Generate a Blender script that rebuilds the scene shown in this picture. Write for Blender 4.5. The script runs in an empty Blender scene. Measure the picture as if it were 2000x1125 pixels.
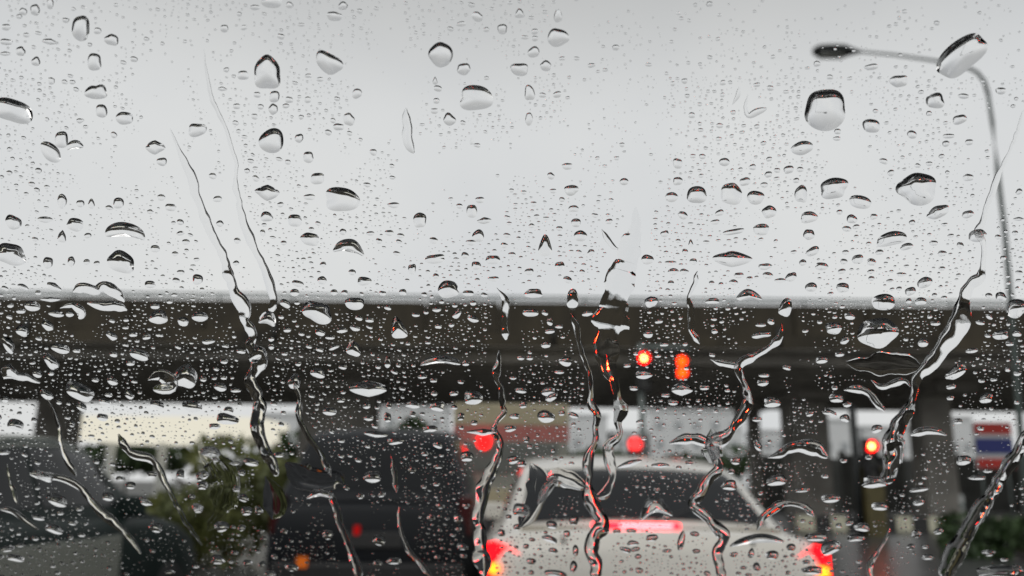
import bpy, bmesh, math, random
import numpy as np
from mathutils import Vector, Matrix

R = math.radians
random.seed(7)
rng = np.random.default_rng(11)
scene = bpy.context.scene
col = scene.collection

# ------------------------------------------------------------------ camera
FPX = 1700.0                      # focal length in photograph pixels (2000 wide)
PITCH = R(12.7)
ROLL = R(0.6)
CAM = Vector((0.0, 0.0, 1.25))
cam_data = bpy.data.cameras.new('camera')
cam = bpy.data.objects.new('camera', cam_data)
col.objects.link(cam)
cam_data.sensor_width = 36.0
cam_data.lens = 36.0 * FPX / 2000.0
cam_data.clip_start = 0.02
cam_data.clip_end = 3000.0
cam.location = CAM
CROT = Matrix.Rotation(R(90) + PITCH, 3, 'X') @ Matrix.Rotation(ROLL, 3, 'Z')
cam.rotation_euler = CROT.to_euler()
cam_data.dof.use_dof = True
cam_data.dof.focus_distance = 0.485
cam_data.dof.aperture_fstop = 7.2
scene.camera = cam

# ------------------------------------------------------------------ world
world = bpy.data.worlds.new('World')
scene.world = world
world.use_nodes = True
wn, wl = world.node_tree.nodes, world.node_tree.links
wn.clear()
w_out = wn.new('ShaderNodeOutputWorld')
w_bg = wn.new('ShaderNodeBackground')
w_sky = wn.new('ShaderNodeTexSky')
w_sky.sky_type = 'NISHITA'
w_sky.sun_disc = False
w_sky.sun_elevation = R(55)
w_sky.sun_rotation = R(215)
w_sky.dust_density = 4.0
w_hs = wn.new('ShaderNodeHueSaturation')
w_hs.inputs['Saturation'].default_value = 0.25
wl.new(w_sky.outputs['Color'], w_hs.inputs['Color'])
w_tc = wn.new('ShaderNodeTexCoord')
w_noise = wn.new('ShaderNodeTexNoise')
w_noise.inputs['Scale'].default_value = 2.6
w_noise.inputs['Detail'].default_value = 4.0
w_noise.inputs['Roughness'].default_value = 0.5
wl.new(w_tc.outputs['Generated'], w_noise.inputs['Vector'])
w_ramp = wn.new('ShaderNodeValToRGB')
w_ramp.color_ramp.elements[0].position = 0.25
w_ramp.color_ramp.elements[0].color = (0.85, 0.865, 0.885, 1)
w_ramp.color_ramp.elements[1].position = 0.72
w_ramp.color_ramp.elements[1].color = (1.0, 1.0, 0.985, 1)
wl.new(w_noise.outputs['Fac'], w_ramp.inputs['Fac'])
w_sep = wn.new('ShaderNodeSeparateXYZ')
wl.new(w_tc.outputs['Generated'], w_sep.inputs['Vector'])
w_map = wn.new('ShaderNodeMapRange')          # rain cloud: paler towards the horizon, heavier overhead
w_map.interpolation_type = 'SMOOTHSTEP'
w_map.inputs['From Min'].default_value = 0.37
w_map.inputs['From Max'].default_value = 0.60
w_map.inputs['To Min'].default_value = 8.2
w_map.inputs['To Max'].default_value = 5.2
wl.new(w_sep.outputs['Z'], w_map.inputs['Value'])
w_mul = wn.new('ShaderNodeMixRGB')
w_mul.blend_type = 'MULTIPLY'
w_mul.inputs['Fac'].default_value = 1.0
wl.new(w_ramp.outputs['Color'], w_mul.inputs['Color1'])
wl.new(w_map.outputs['Result'], w_mul.inputs['Color2'])
w_mix = wn.new('ShaderNodeMixRGB')
w_mix.inputs['Fac'].default_value = 0.92
wl.new(w_hs.outputs['Color'], w_mix.inputs['Color1'])
wl.new(w_mul.outputs['Color'], w_mix.inputs['Color2'])
wl.new(w_mix.outputs['Color'], w_bg.inputs['Color'])
w_bg.inputs['Strength'].default_value = 0.1
wl.new(w_bg.outputs['Background'], w_out.inputs['Surface'])

sun_data = bpy.data.lights.new('sun', 'SUN')
sun_data.energy = 0.5
sun_data.angle = R(50)
sun_data.color = (1.0, 0.97, 0.93)
sun = bpy.data.objects.new('sun', sun_data)
col.objects.link(sun)
sun.rotation_euler = (R(35), 0, R(-35))

scene.render.engine = 'CYCLES'
cy = scene.cycles
cy.max_bounces = 14
cy.transmission_bounces = 12
cy.glossy_bounces = 6
cy.diffuse_bounces = 3
cy.transparent_max_bounces = 24
cy.caustics_refractive = True
cy.caustics_reflective = True
cy.blur_glossy = 0.0
cy.sample_clamp_indirect = 20.0
cy.use_denoising = True
cy.denoiser = 'OPENIMAGEDENOISE'
cy.use_adaptive_sampling = False
vs = scene.view_settings
vs.view_transform = 'Standard'
vs.look = 'None'
vs.exposure = 0.0
vs.gamma = 1.0
vs.use_curve_mapping = False


# ------------------------------------------------------------------ helpers
def ray(px, py):
    return (CROT @ Vector(((px - 1000.0) / FPX, (562.5 - py) / FPX, -1.0)))


def at(px, py, y):
    d = ray(px, py)
    return CAM + d * (y / d.y)


def elev_z(py, y, px=1000):
    return at(px, py, y).z


def xat(px, y, py=900):
    return at(px, py, y).x


def tag(o, label=None, cat=None, group=None, kind=None):
    if label:
        o['label'] = label
    if cat:
        o['category'] = cat
    if group:
        o['group'] = group
    if kind:
        o['kind'] = kind
    return o


def empty(name, loc=(0, 0, 0), rz=0.0):
    o = bpy.data.objects.new(name, None)
    col.objects.link(o)
    o.location = loc
    o.rotation_euler = (0, 0, rz)
    o.empty_display_size = 0.2
    return o


def link_mesh(name, me, m, parent=None):
    o = bpy.data.objects.new(name, me)
    col.objects.link(o)
    if m is not None and len(me.materials) == 0:
        me.materials.append(m)
    if parent is not None:
        o.parent = parent
    return o


def pymesh(name, verts, faces, m, parent=None, smooth=False):
    me = bpy.data.meshes.new(name)
    me.from_pydata([tuple(v) for v in verts], [], faces)
    if smooth:
        me.polygons.foreach_set('use_smooth', [True] * len(me.polygons))
    me.update()
    return link_mesh(name, me, m, parent)


class MB:
    """collects boxes, tubes and lathes into one bmesh"""
    def __init__(self):
        self.bm = bmesh.new()

    def box(self, c, s, rz=0.0, bevel=0.0):
        r = bmesh.ops.create_cube(self.bm, size=1.0)
        vs_ = r['verts']
        mat = Matrix.Translation(Vector(c)) @ Matrix.Rotation(rz, 4, 'Z') @ Matrix.Diagonal((s[0], s[1], s[2], 1.0))
        bmesh.ops.transform(self.bm, matrix=mat, verts=vs_)
        if bevel > 0:
            eds = {e for v in vs_ for e in v.link_edges}
            bmesh.ops.bevel(self.bm, geom=list(eds), offset=bevel, segments=2, affect='EDGES', profile=0.6)
        return self

    def tube(self, pts, rad, n=12, caps=True):
        pts = [Vector(p) for p in pts]
        rads = rad if isinstance(rad, (list, tuple)) else [rad] * len(pts)
        rings = []
        up = Vector((0, 0, 1))
        for i, p in enumerate(pts):
            t = (pts[min(i + 1, len(pts) - 1)] - pts[max(i - 1, 0)]).normalized()
            a = t.cross(up)
            if a.length < 1e-4:
                a = t.cross(Vector((1, 0, 0)))
            a.normalize()
            b = a.cross(t)
            rings.append([self.bm.verts.new(p + (a * math.cos(2 * math.pi * k / n) + b * math.sin(2 * math.pi * k / n)) * rads[i]) for k in range(n)])
        for i in range(len(rings) - 1):
            for k in range(n):
                self.bm.faces.new((rings[i][k], rings[i][(k + 1) % n], rings[i + 1][(k + 1) % n], rings[i + 1][k])).smooth = True
        if caps:
            self.bm.faces.new(rings[0][::-1])
            self.bm.faces.new(rings[-1])
        return self

    def build(self, name, m, parent=None):
        bmesh.ops.recalc_face_normals(self.bm, faces=self.bm.faces[:])
        me = bpy.data.meshes.new(name)
        self.bm.to_mesh(me)
        self.bm.free()
        return link_mesh(name, me, m, parent)


# ------------------------------------------------------------------ materials
MATS = {}


def mat(name, base, rough=0.6, metallic=0.0, noise=0.0, nscale=4.0, bump=0.0, emit=None, estr=0.0, alt=None, stretch=None, coat=0.0):
    if name in MATS:
        return MATS[name]
    m = bpy.data.materials.new(name)
    m.use_nodes = True
    nt = m.node_tree
    b = nt.nodes['Principled BSDF']
    b.inputs['Base Color'].default_value = (*base, 1)
    b.inputs['Roughness'].default_value = rough
    b.inputs['Metallic'].default_value = metallic
    if coat:
        b.inputs['Coat Weight'].default_value = coat
        b.inputs['Coat Roughness'].default_value = 0.08
    if emit:
        b.inputs['Emission Color'].default_value = (*emit, 1)
        b.inputs['Emission Strength'].default_value = estr
    if noise > 0 or bump > 0:
        tc = nt.nodes.new('ShaderNodeTexCoord')
        mp = nt.nodes.new('ShaderNodeMapping')
        if stretch:
            mp.inputs['Scale'].default_value = stretch
        nt.links.new(tc.outputs['Object'], mp.inputs['Vector'])
        nz = nt.nodes.new('ShaderNodeTexNoise')
        nz.inputs['Scale'].default_value = nscale
        nz.inputs['Detail'].default_value = 6.0
        nz.inputs['Roughness'].default_value = 0.62
        nt.links.new(mp.outputs['Vector'], nz.inputs['Vector'])
        if noise > 0:
            rp = nt.nodes.new('ShaderNodeValToRGB')
            rp.color_ramp.elements[0].position = 0.32
            rp.color_ramp.elements[1].position = 0.70
            c2 = alt if alt else tuple(min(1.0, c * (1 + noise)) for c in base)
            rp.color_ramp.elements[0].color = (*[c * (1 - noise * 0.6) for c in base], 1)
            rp.color_ramp.elements[1].color = (*c2, 1)
            nt.links.new(nz.outputs['Fac'], rp.inputs['Fac'])
            nt.links.new(rp.outputs['Color'], b.inputs['Base Color'])
        if bump > 0:
            bp = nt.nodes.new('ShaderNodeBump')
            bp.inputs['Strength'].default_value = bump
            bp.inputs['Distance'].default_value = 0.02
            nt.links.new(nz.outputs['Fac'], bp.inputs['Height'])
            nt.links.new(bp.outputs['Normal'], b.inputs['Normal'])
    MATS[name] = m
    return m


def emitter(name, c, s):
    if name in MATS:
        return MATS[name]
    m = bpy.data.materials.new(name)
    m.use_nodes = True
    nt = m.node_tree
    nt.nodes.clear()
    o = nt.nodes.new('ShaderNodeOutputMaterial')
    e = nt.nodes.new('ShaderNodeEmission')
    e.inputs['Color'].default_value = (*c, 1)
    e.inputs['Strength'].default_value = s
    nt.links.new(e.outputs['Emission'], o.inputs['Surface'])
    MATS[name] = m
    return m


def clear_pane(name, c):
    m = bpy.data.materials.new(name)
    m.use_nodes = True
    nt = m.node_tree
    nt.nodes.clear()
    o = nt.nodes.new('ShaderNodeOutputMaterial')
    t = nt.nodes.new('ShaderNodeBsdfTransparent')
    t.inputs['Color'].default_value = (*c, 1)
    nt.links.new(t.outputs['BSDF'], o.inputs['Surface'])
    return m


def water_mat():
    m = bpy.data.materials.new('rain_water')
    m.use_nodes = True
    nt = m.node_tree
    nt.nodes.clear()
    o = nt.nodes.new('ShaderNodeOutputMaterial')
    g = nt.nodes.new('ShaderNodeBsdfGlass')
    g.inputs['IOR'].default_value = 1.333
    g.inputs['Roughness'].default_value = 0.0
    g.inputs['Color'].default_value = (1, 1, 1, 1)
    nt.links.new(g.outputs['BSDF'], o.inputs['Surface'])
    return m


M_ASPHALT = mat('wet_asphalt', (0.055, 0.056, 0.056), 0.28, noise=0.5, nscale=1.5, bump=0.15)
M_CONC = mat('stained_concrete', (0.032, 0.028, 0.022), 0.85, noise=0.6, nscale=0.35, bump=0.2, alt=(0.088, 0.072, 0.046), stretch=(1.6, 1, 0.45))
M_CONC_LIFTED = mat('lifted_concrete', (0.32, 0.30, 0.27), 0.9, noise=0.5, nscale=0.5, bump=0.2)  # painted paler than the deck face, lifting the blacks of the shaded underside
M_STEEL = mat('galvanised_steel', (0.19, 0.22, 0.21), 0.5, 0.4, noise=0.3, nscale=3)
M_LAMPSTEEL = mat('weathered_steel', (0.07, 0.09, 0.082), 0.6, 0.1, noise=0.3, nscale=3)
M_DARKSTEEL = mat('dark_steel', (0.03, 0.033, 0.033), 0.5, 0.3, noise=0.3, nscale=3)
M_BLACK = mat('black_plastic', (0.018, 0.018, 0.019), 0.5, noise=0.2, nscale=9)
M_RUBBER = mat('tyre_rubber', (0.02, 0.02, 0.02), 0.8, noise=0.2, nscale=12)
M_RIM = mat('alloy_rim', (0.45, 0.45, 0.46), 0.3, 0.8, noise=0.1, nscale=8)
M_GLASS_DARK = mat('tinted_car_glass', (0.012, 0.014, 0.016), 0.07, noise=0.2, nscale=2)
M_GLASS_DARK.node_tree.nodes['Principled BSDF'].inputs['Specular IOR Level'].default_value = 0.10
M_WHITE_PAINT = mat('pearl_paint', (0.77, 0.735, 0.665), 0.28, noise=0.06, nscale=3, coat=0.6)
M_SILVER_AND_SHEEN = mat('silver_paint_and_sheen', (0.22, 0.235, 0.205), 0.5, 0.0, noise=0.08, nscale=3)
M_DARK_PAINT = mat('midnight_paint', (0.010, 0.012, 0.015), 0.5, noise=0.1, nscale=3)
M_DARK_PAINT.node_tree.nodes['Principled BSDF'].inputs['Specular IOR Level'].default_value = 0.25
M_PLATE = mat('number_plate', (0.6, 0.6, 0.57), 0.4, noise=0.08, nscale=12)
M_REDLENS = mat('red_lens', (0.05, 0.004, 0.004), 0.2, noise=0.1, nscale=20)
M_KERB_W = mat('kerb_white', (0.62, 0.60, 0.46), 0.7, noise=0.2, nscale=6)
M_KERB_B = mat('kerb_black', (0.03, 0.03, 0.03), 0.7, noise=0.3, nscale=6)
M_CABIN = mat('cabin_trim', (0.012, 0.012, 0.012), 0.85, noise=0.2, nscale=20)
M_LEAF = mat('leaf_green', (0.075, 0.095, 0.026), 0.6, noise=0.5, nscale=1.2, alt=(0.17, 0.18, 0.045))
M_LEAF_D = mat('leaf_dark', (0.026, 0.055, 0.016), 0.6, noise=0.5, nscale=2.0, alt=(0.055, 0.10, 0.028))
M_BARK = mat('bark', (0.06, 0.048, 0.035), 0.9, noise=0.5, nscale=8, bump=0.3)
M_LAMP_RED = emitter('brake_red', (1.0, 0.003, 0.006), 5.0)
M_LAMP_CORE = emitter('lamp_core', (1.0, 0.15, 0.008), 7.0)
M_LAMP_PINK = emitter('brake_strip', (1.0, 0.10, 0.11), 12.0)
M_SIGNAL = emitter('signal_red', (1.0, 0.004, 0.002), 11.0)
M_SIGNAL_CORE = emitter('signal_red_centre', (1.0, 0.22, 0.06), 24.0)
M_SIGNAL_AMB = emitter('signal_amber', (1.0, 0.03, 0.002), 9.0)
M_SIGNAL_SOFT = emitter('signal_red_far', (1.0, 0.006, 0.006), 5.0)
M_INDICATOR = emitter('indicator_amber', (1.0, 0.22, 0.03), 0.45)
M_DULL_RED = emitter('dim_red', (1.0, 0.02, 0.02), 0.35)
M_CANOPY = emitter('lit_fascia', (1.0, 0.94, 0.78), 0.84)

# ------------------------------------------------------------------ ground
def sheet(name, x0, x1, y0, y1, z, m, nx=24, ny=48, rough=0.0):
    vs_, fs = [], []
    for j in range(ny + 1):
        for i in range(nx + 1):
            x = x0 + (x1 - x0) * i / nx
            y = y0 + (y1 - y0) * j / ny
            vs_.append((x, y, z + (rough * math.sin(x * 0.7) * math.cos(y * 0.31) if rough else 0.0)))
    for j in range(ny):
        for i in range(nx):
            a = j * (nx + 1) + i
            fs.append((a, a + 1, a + nx + 2, a + nx + 1))
    return pymesh(name, vs_, fs, m)


M_GROUND = mat('wet_ground', (0.075, 0.075, 0.066), 0.6, noise=0.5, nscale=0.4)
tag(sheet('ground', -900, 900, -300, 1500, -0.02, M_GROUND, 6, 6), kind='structure')
tag(sheet('road', -9.0, 16.0, -30, 220, 0.0, M_ASPHALT, 20, 60), kind='structure')
M_LINE = mat('road_line_white', (0.55, 0.55, 0.52), 0.6, noise=0.3, nscale=6)
for lx in (-1.9, 1.55 - 3.4 + 3.4 + 1.1):
    for k in range(9):
        d = MB().box((lx, 9 + 6.0 * k, 0.005), (0.12, 3.0, 0.002)).build('lane_marking', M_LINE)
        tag(d, kind='structure')

# ------------------------------------------------------------------ overpass
OY0, OY1 = 28.0, 47.0
z_top = elev_z(592, OY0)
z_par = elev_z(652, OY0)
z_und = elev_z(784, OY1)
over = empty('overpass', (0, OY0, 0))
tag(over, 'long dark concrete road overpass crossing the whole view under the pale sky', 'overpass')
LX = 90.0
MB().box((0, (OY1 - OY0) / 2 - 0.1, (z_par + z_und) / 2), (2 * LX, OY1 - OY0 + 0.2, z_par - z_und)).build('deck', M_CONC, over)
MB().box((0, (OY1 - OY0) / 2 - 0.1, z_und - 0.02), (2 * LX - 0.2, OY1 - OY0 + 0.14, 0.03)).build('soffit', M_CONC_LIFTED, over)  # pale slab added to keep the shaded underside from going black
pw = 2.4
panel_me = None
n_pan = int(2 * 34 / pw)
for i in range(n_pan):
    x = -34 + pw * (i + 0.5)
    if panel_me is None:
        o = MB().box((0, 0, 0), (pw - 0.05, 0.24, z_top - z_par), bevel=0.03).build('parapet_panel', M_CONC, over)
        panel_me = o.data
    else:
        o = link_mesh('parapet_panel', panel_me, None, over)
    o.location = (x, 0.0 + random.uniform(-0.012, 0.012), (z_top + z_par) / 2 + random.uniform(-0.015, 0.015))
for s in (-1, 1):
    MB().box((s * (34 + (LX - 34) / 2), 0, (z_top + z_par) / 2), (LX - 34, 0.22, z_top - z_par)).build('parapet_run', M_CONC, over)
MB().box((0, 0.18, (z_top + z_par) / 2 - 0.05), (2 * LX, 0.1, z_top - z_par - 0.1)).build('parapet_backing', M_CONC_LIFTED, over)
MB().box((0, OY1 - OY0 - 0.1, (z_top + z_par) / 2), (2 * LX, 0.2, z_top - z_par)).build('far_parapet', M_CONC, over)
# girders under the deck
gd = None
for k in range(8):
    yy = 1.2 + k * 2.4
    if gd is None:
        o = MB().box((0, 0, 0), (2 * LX, 0.45, 0.35), bevel=0.04).build('girder', M_CONC_LIFTED, over)
        gd = o.data
    else:
        o = link_mesh('girder', gd, None, over)
    o.location = (0, yy, z_und - 0.20)
# guard rail on the parapet
for zz in (0.10, 0.22):
    MB().tube([(-60, 0, z_top + zz), (60, 0, z_top + zz)], 0.035, 8).build('guard_rail', M_STEEL, over)
rp = None
for k in range(30):
    if rp is None:
        o = MB().tube([(0, 0, 0), (0, 0, 0.26)], 0.03, 8).build('rail_post', M_STEEL, over)
        rp = o.data
    else:
        o = link_mesh('rail_post', rp, None, over)
    o.location = (-36 + 2.4 * k, 0.0, z_top - 0.02)


dp = None
for k in range(9):
    if dp is None:
        o = MB().tube([(0, 0, z_top - 0.75), (0, 0, z_und + 0.05)], 0.07, 8).build('drain_pipe', M_DARKSTEEL, over)
        dp = o.data
    else:
        o = link_mesh('drain_pipe', dp, None, over)
    o.location = (-33 + 8.4 * k + random.uniform(-1, 1), -0.28, 0)


def pier(px0, px1, y):
    x0, x1 = xat(px0, y, 820), xat(px1, y, 820)
    w = x1 - x0
    m = MB()
    h = z_und
    m.box(((x0 + x1) / 2, y - OY0, h / 2), (w, min(1.6, w), h), bevel=0.08)
    m.box(((x0 + x1) / 2, y - OY0, h - 0.45), (w * 1.25, 5.0, 0.5), bevel=0.05)
    return m.build('pier', M_CONC_LIFTED, over)


for a, b, yy in ((84, 146, 40), (592, 736, 37), (1534, 1606, 39), (1786, 1846, 36), (1460, 1482, 44)):
    pier(a, b, yy)


# ------------------------------------------------------------------ vehicles
def smoothstep(t):
    t = max(0.0, min(1.0, t))
    return t * t * (3 - 2 * t)


def interp(tab, y):
    if y <= tab[0][0]:
        return tab[0][1:]
    for a, b in zip(tab, tab[1:]):
        if y <= b[0]:
            t = (y - a[0]) / (b[0] - a[0])
            return tuple(p + (q - p) * t for p, q in zip(a[1:], b[1:]))
    return tab[-1][1:]


def make_wheel(parent, x, y, r, side):
    prof = [(-0.10, r * 0.62), (-0.11, r * 0.93), (-0.07, r), (0.07, r), (0.11, r * 0.93), (0.10, r * 0.62)]
    n = 24
    vs_, fs = [], []
    for k in range(n):
        a = 2 * math.pi * k / n
        for dx, rr in prof:
            vs_.append((dx, math.cos(a) * rr, math.sin(a) * rr))
    q = len(prof)
    for k in range(n):
        for j in range(q - 1):
            fs.append((k * q + j, k * q + j + 1, ((k + 1) % n) * q + j + 1, ((k + 1) % n) * q + j))
    t = pymesh('tyre', vs_, fs, M_RUBBER, parent, True)
    t.location = (x, y, r)
    b = MB()
    b.tube([(-0.07, 0, 0), (0.07, 0, 0)], r * 0.2, 16)
    for k in range(5):
        a = 2 * math.pi * k / 5
        b.tube([(0.05 * side, 0, 0), (0.06 * side, math.cos(a) * r * 0.62, math.sin(a) * r * 0.62)], 0.03, 6)
    b.build('rim', M_RIM, t)


def make_car(name, loc, paint, body, house, win_rear, win_side, win_front, hw_scale=1.0, roof_sheen=False):
    """body: (y, z_bottom, z_top, half_width); house: (y, z_roof, half_width_top, half_width_base, z_base)"""
    root = empty(name, loc)
    vs_, fs = [], []
    cols = 0
    for (y, zb, zt, hw) in body:
        half = [(0.0, zb), (hw * 0.80, zb), (hw * 0.97, zb + 0.07), (hw, zb + 0.22), (hw * 1.0, zb + 0.6 * (zt - zb)), (hw * 0.985, zt - 0.11), (hw * 0.94, zt - 0.035), (hw * 0.80, zt), (hw * 0.4, zt + 0.012), (0.0, zt + 0.016)]
        ring = [(x, y, z) for x, z in half] + [(-x, y, z) for x, z in half[-2:0:-1]]
        cols = len(ring)
        vs_ += ring
    for i in range(len(body) - 1):
        for k in range(cols):
            fs.append((i * cols + k, i * cols + (k + 1) % cols, (i + 1) * cols + (k + 1) % cols, (i + 1) * cols + k))
    fs.append(tuple(range(cols))[::-1])
    fs.append(tuple((len(body) - 1) * cols + k for k in range(cols)))
    bo = pymesh('body', vs_, fs, paint, root, True)
    # greenhouse surface S(y, t)
    def S(y, t, off=0.0):
        zr, ht, hb, z0 = interp(house, y)
        a = abs(t)
        sg = 1 if t >= 0 else -1
        if a <= 0.55:
            x = ht * a / 0.55
            z = zr - 0.035 * (a / 0.55) ** 2
        else:
            u = (a - 0.55) / 0.45
            x = ht + (hb - ht) * u ** 0.9
            rz = zr - 0.035
            z = rz + (z0 - rz) * u
            k = math.exp(-(u / 0.12) ** 2)
            x += -0.012 * k
            z += -0.01 * k
        return Vector((sg * x, y, z))
    def patch(nm, y0, y1, t0, t1, m, off, parent, ny=10, nt=12, solid=False):
        vs2, fs2 = [], []
        for j in range(ny + 1):
            for i in range(nt + 1):
                y = y0 + (y1 - y0) * j / ny
                t = t0 + (t1 - t0) * i / nt
                p = S(y, t)
                e = 0.01
                du = S(y + e, t) - S(y - e, t)
                dt = S(y, t + e) - S(y, t - e)
                n = dt.cross(du)
                if n.length > 1e-9:
                    n.normalize()
                    c = Vector((0, (house[0][0] + house[-1][0]) / 2, 0.9))
                    if n.dot(p - c) < 0:
                        n = -n
                else:
                    n = Vector((0, 0, 1))
                vs2.append(p + n * off)
        for j in range(ny):
            for i in range(nt):
                a = j * (nt + 1) + i
                fs2.append((a, a + 1, a + nt + 2, a + nt + 1))
        return pymesh(nm, vs2, fs2, m, parent, True)
    patch('roof', house[0][0], house[-1][0], -1, 1, paint, 0.0, root, 40, 40)
    patch('rear_window', win_rear[0], win_rear[1], -win_rear[2], win_rear[2], M_GLASS_DARK, 0.006, root)
    patch('windscreen', win_front[0], win_front[1], -win_front[2], win_front[2], M_GLASS_DARK, 0.006, root)
    if roof_sheen:
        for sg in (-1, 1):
            patch('roof_edge_sheen', 1.0, 3.42, sg * 0.40, sg * 0.585, M_SILVER_AND_SHEEN, 0.008, root, 24, 4)  # pale band painted along the roof edge for the sky's reflection
    for (y0, y1) in win_side:
        patch('side_window', y0, y1, 0.60, 0.93, M_GLASS_DARK, 0.006, root)
        patch('side_window', y0, y1, -0.60, -0.93, M_GLASS_DARK, 0.006, root)
    return root


SEDAN_BODY = [(0.00, 0.46, 0.90, 0.72), (0.03, 0.38, 0.965, 0.80), (0.10, 0.31, 1.0, 0.845), (0.3, 0.25, 1.02, 0.875), (0.8, 0.21, 1.03, 0.89), (1.6, 0.20, 1.02, 0.895), (2.6, 0.20, 1.0, 0.895), (3.3, 0.20, 0.98, 0.885), (3.8, 0.21, 0.92, 0.87), (4.25, 0.25, 0.80, 0.83), (4.42, 0.30, 0.72, 0.76), (4.48, 0.40, 0.64, 0.68)]
SEDAN_HOUSE = [(0.42, 1.03, 0.75, 0.81, 0.98), (0.70, 1.16, 0.715, 0.82, 0.98), (1.02, 1.31, 0.675, 0.82, 0.98), (1.25, 1.385, 0.65, 0.82, 0.98), (1.7, 1.45, 0.63, 0.82, 0.98), (2.2, 1.465, 0.62, 0.82, 0.98), (2.6, 1.43, 0.60, 0.82, 0.98), (2.9, 1.31, 0.60, 0.82, 0.98), (3.25, 1.13, 0.62, 0.82, 0.97), (3.5, 0.99, 0.64, 0.80, 0.94)]


def sedan(name, loc, paint, roof_sheen=False):
    r = make_car(name, loc, paint, SEDAN_BODY, SEDAN_HOUSE, (0.50, 1.14, 0.505), ((1.12, 1.75), (1.80, 2.75)), (2.68, 3.42, 0.50), roof_sheen=roof_sheen)
    for sx in (-1, 1):
        for wy in (0.78, 3.55):
            make_wheel(r, sx * 0.80, wy, 0.32, sx)
        m = MB().box((sx * 0.86, 2.85, 1.04), (0.17, 0.09, 0.13), bevel=0.03)
        m.build('wing_mirror', paint, r)
        MB().box((sx * 0.897, 2.25, 0.86), (0.02, 0.16, 0.03), bevel=0.006).build('door_handle', paint, r)
    MB().box((0, -0.01, 0.40), (1.45, 0.10, 0.16), bevel=0.03).build('bumper', paint, r)
    return r


def tail_lamp(parent, x, y, z, w, h, lens, core=None, core_x=0.0, core_w=0.09, core_h=0.05, dy=0.05):
    l = MB().box((x, y, z), (w, 0.10, h), bevel=0.03).build('tail_lamp', lens, parent)
    if core is not None:
        MB().box((x + core_x, y - dy - 0.003, z - h * 0.18), (core_w, 0.02, core_h), bevel=0.008).build('bulb', core, l)
    return l


# white car straight ahead
WY = 4.45
WX = xat(1287, WY, 1050)
wc = sedan('white_car', (WX, WY, 0), M_WHITE_PAINT)
tag(wc, 'white saloon car seen from behind with its brake lights lit', 'car')
for sx in (-1, 1):
    prof = [(0.54, 0.80), (0.59, 0.855), (0.71, 0.93), (0.80, 0.968), (0.862, 0.955), (0.868, 0.80), (0.855, 0.62), (0.62, 0.60), (0.56, 0.70)]
    nn_ = len(prof)
    v_ = [(sx * x, 0.005 + 0.08 * max(0.0, (x - 0.6) / 0.27) ** 2, z) for x, z in prof] + [(sx * x, 0.16, z) for x, z in prof]
    f_ = [tuple(range(nn_)), tuple(range(2 * nn_ - 1, nn_ - 1, -1))] + [(i, (i + 1) % nn_, nn_ + (i + 1) % nn_, nn_ + i) for i in range(nn_)]
    lens = pymesh('tail_lamp', v_, f_, M_LAMP_RED, wc)
    MB().box((sx * 0.815, 0.045, 0.845), (0.045, 0.07, 0.045), bevel=0.012).build('bulb', M_LAMP_CORE, lens)
hb_ = MB().box((-0.07, 0.30, 1.045), (0.46, 0.06, 0.024), bevel=0.009).build('high_brake_light', emitter('brake_strip_rim', (1.0, 0.005, 0.014), 8.0), wc)
MB().box((-0.02, 0.266, 1.046), (0.28, 0.01, 0.013), bevel=0.003).build('bulb_row', M_LAMP_PINK, hb_)
MB().box((0, 0.0, 0.66), (0.48, 0.03, 0.13), bevel=0.01).build('number_plate', M_PLATE, wc)
for sx in (-1, 1):
    MB().box((sx * 0.47, 0.075, 0.90), (0.012, 0.10, 0.20)).build('boot_gap', M_BLACK, wc)
    MB().tube([(sx * 0.05, 0.41, 1.065), (sx * 0.30, 0.60, 1.135)], 0.004, 6).build('heater_wire', M_BLACK, wc)
MB().box((0, 0.33, 1.022), (1.36, 0.16, 0.022), bevel=0.008).build('boot_lip_shadow', mat('boot_lip_shade', (0.30, 0.26, 0.19), 0.4, noise=0.15), wc)  # tan strip painted for the shadow under the rear window
MB().box((0, 0.002, 0.775), (0.62, 0.04, 0.04), bevel=0.012).build('boot_trim', M_RIM, wc)

# teal car in the next lane, its side to us
M_TEAL = mat('dark_teal_paint', (0.016, 0.026, 0.024), 0.5, noise=0.15, nscale=3)
M_TEAL.node_tree.nodes['Principled BSDF'].inputs['Specular IOR Level'].default_value = 0.15
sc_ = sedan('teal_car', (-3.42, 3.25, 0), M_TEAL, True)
tag(sc_, 'dark teal car with sky sheen painted on roof edge and silver door bottoms beside us', 'car')
for sx in (-1, 1):
    MB().box((sx * 0.895, 1.85, 0.66), (0.03, 1.55, 0.42), bevel=0.012).build('door_panel', M_SILVER_AND_SHEEN, sc_)
sc_.scale = (1, 1.0, 1.04)
for sx in (-1, 1):
    tail_lamp(sc_, sx * 0.72, 0.045, 0.83, 0.26, 0.2, M_REDLENS)

# dark van in the lane between
DV_BODY = [(0.00, 0.5, 1.0, 0.80), (0.04, 0.4, 1.06, 0.86), (0.15, 0.32, 1.10, 0.90), (0.8, 0.28, 1.11, 0.92), (2.2, 0.28, 1.10, 0.92), (3.4, 0.28, 1.06, 0.91), (4.1, 0.30, 0.95, 0.88), (4.5, 0.36, 0.85, 0.82), (4.6, 0.45, 0.75, 0.74)]
DV_HOUSE = [(0.06, 1.10, 0.70, 0.86, 1.04), (0.22, 1.48, 0.67, 0.87, 1.04), (0.36, 1.66, 0.63, 0.87, 1.04), (0.6, 1.74, 0.62, 0.87, 1.04), (1.4, 1.79, 0.63, 0.87, 1.04), (2.3, 1.76, 0.63, 0.87, 1.04), (2.7, 1.68, 0.62, 0.87, 1.04), (3.2, 1.36, 0.66, 0.87, 1.04), (3.6, 1.05, 0.68, 0.85, 1.0)]
VY = 7.6
VX = xat(725, VY, 980)
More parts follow.
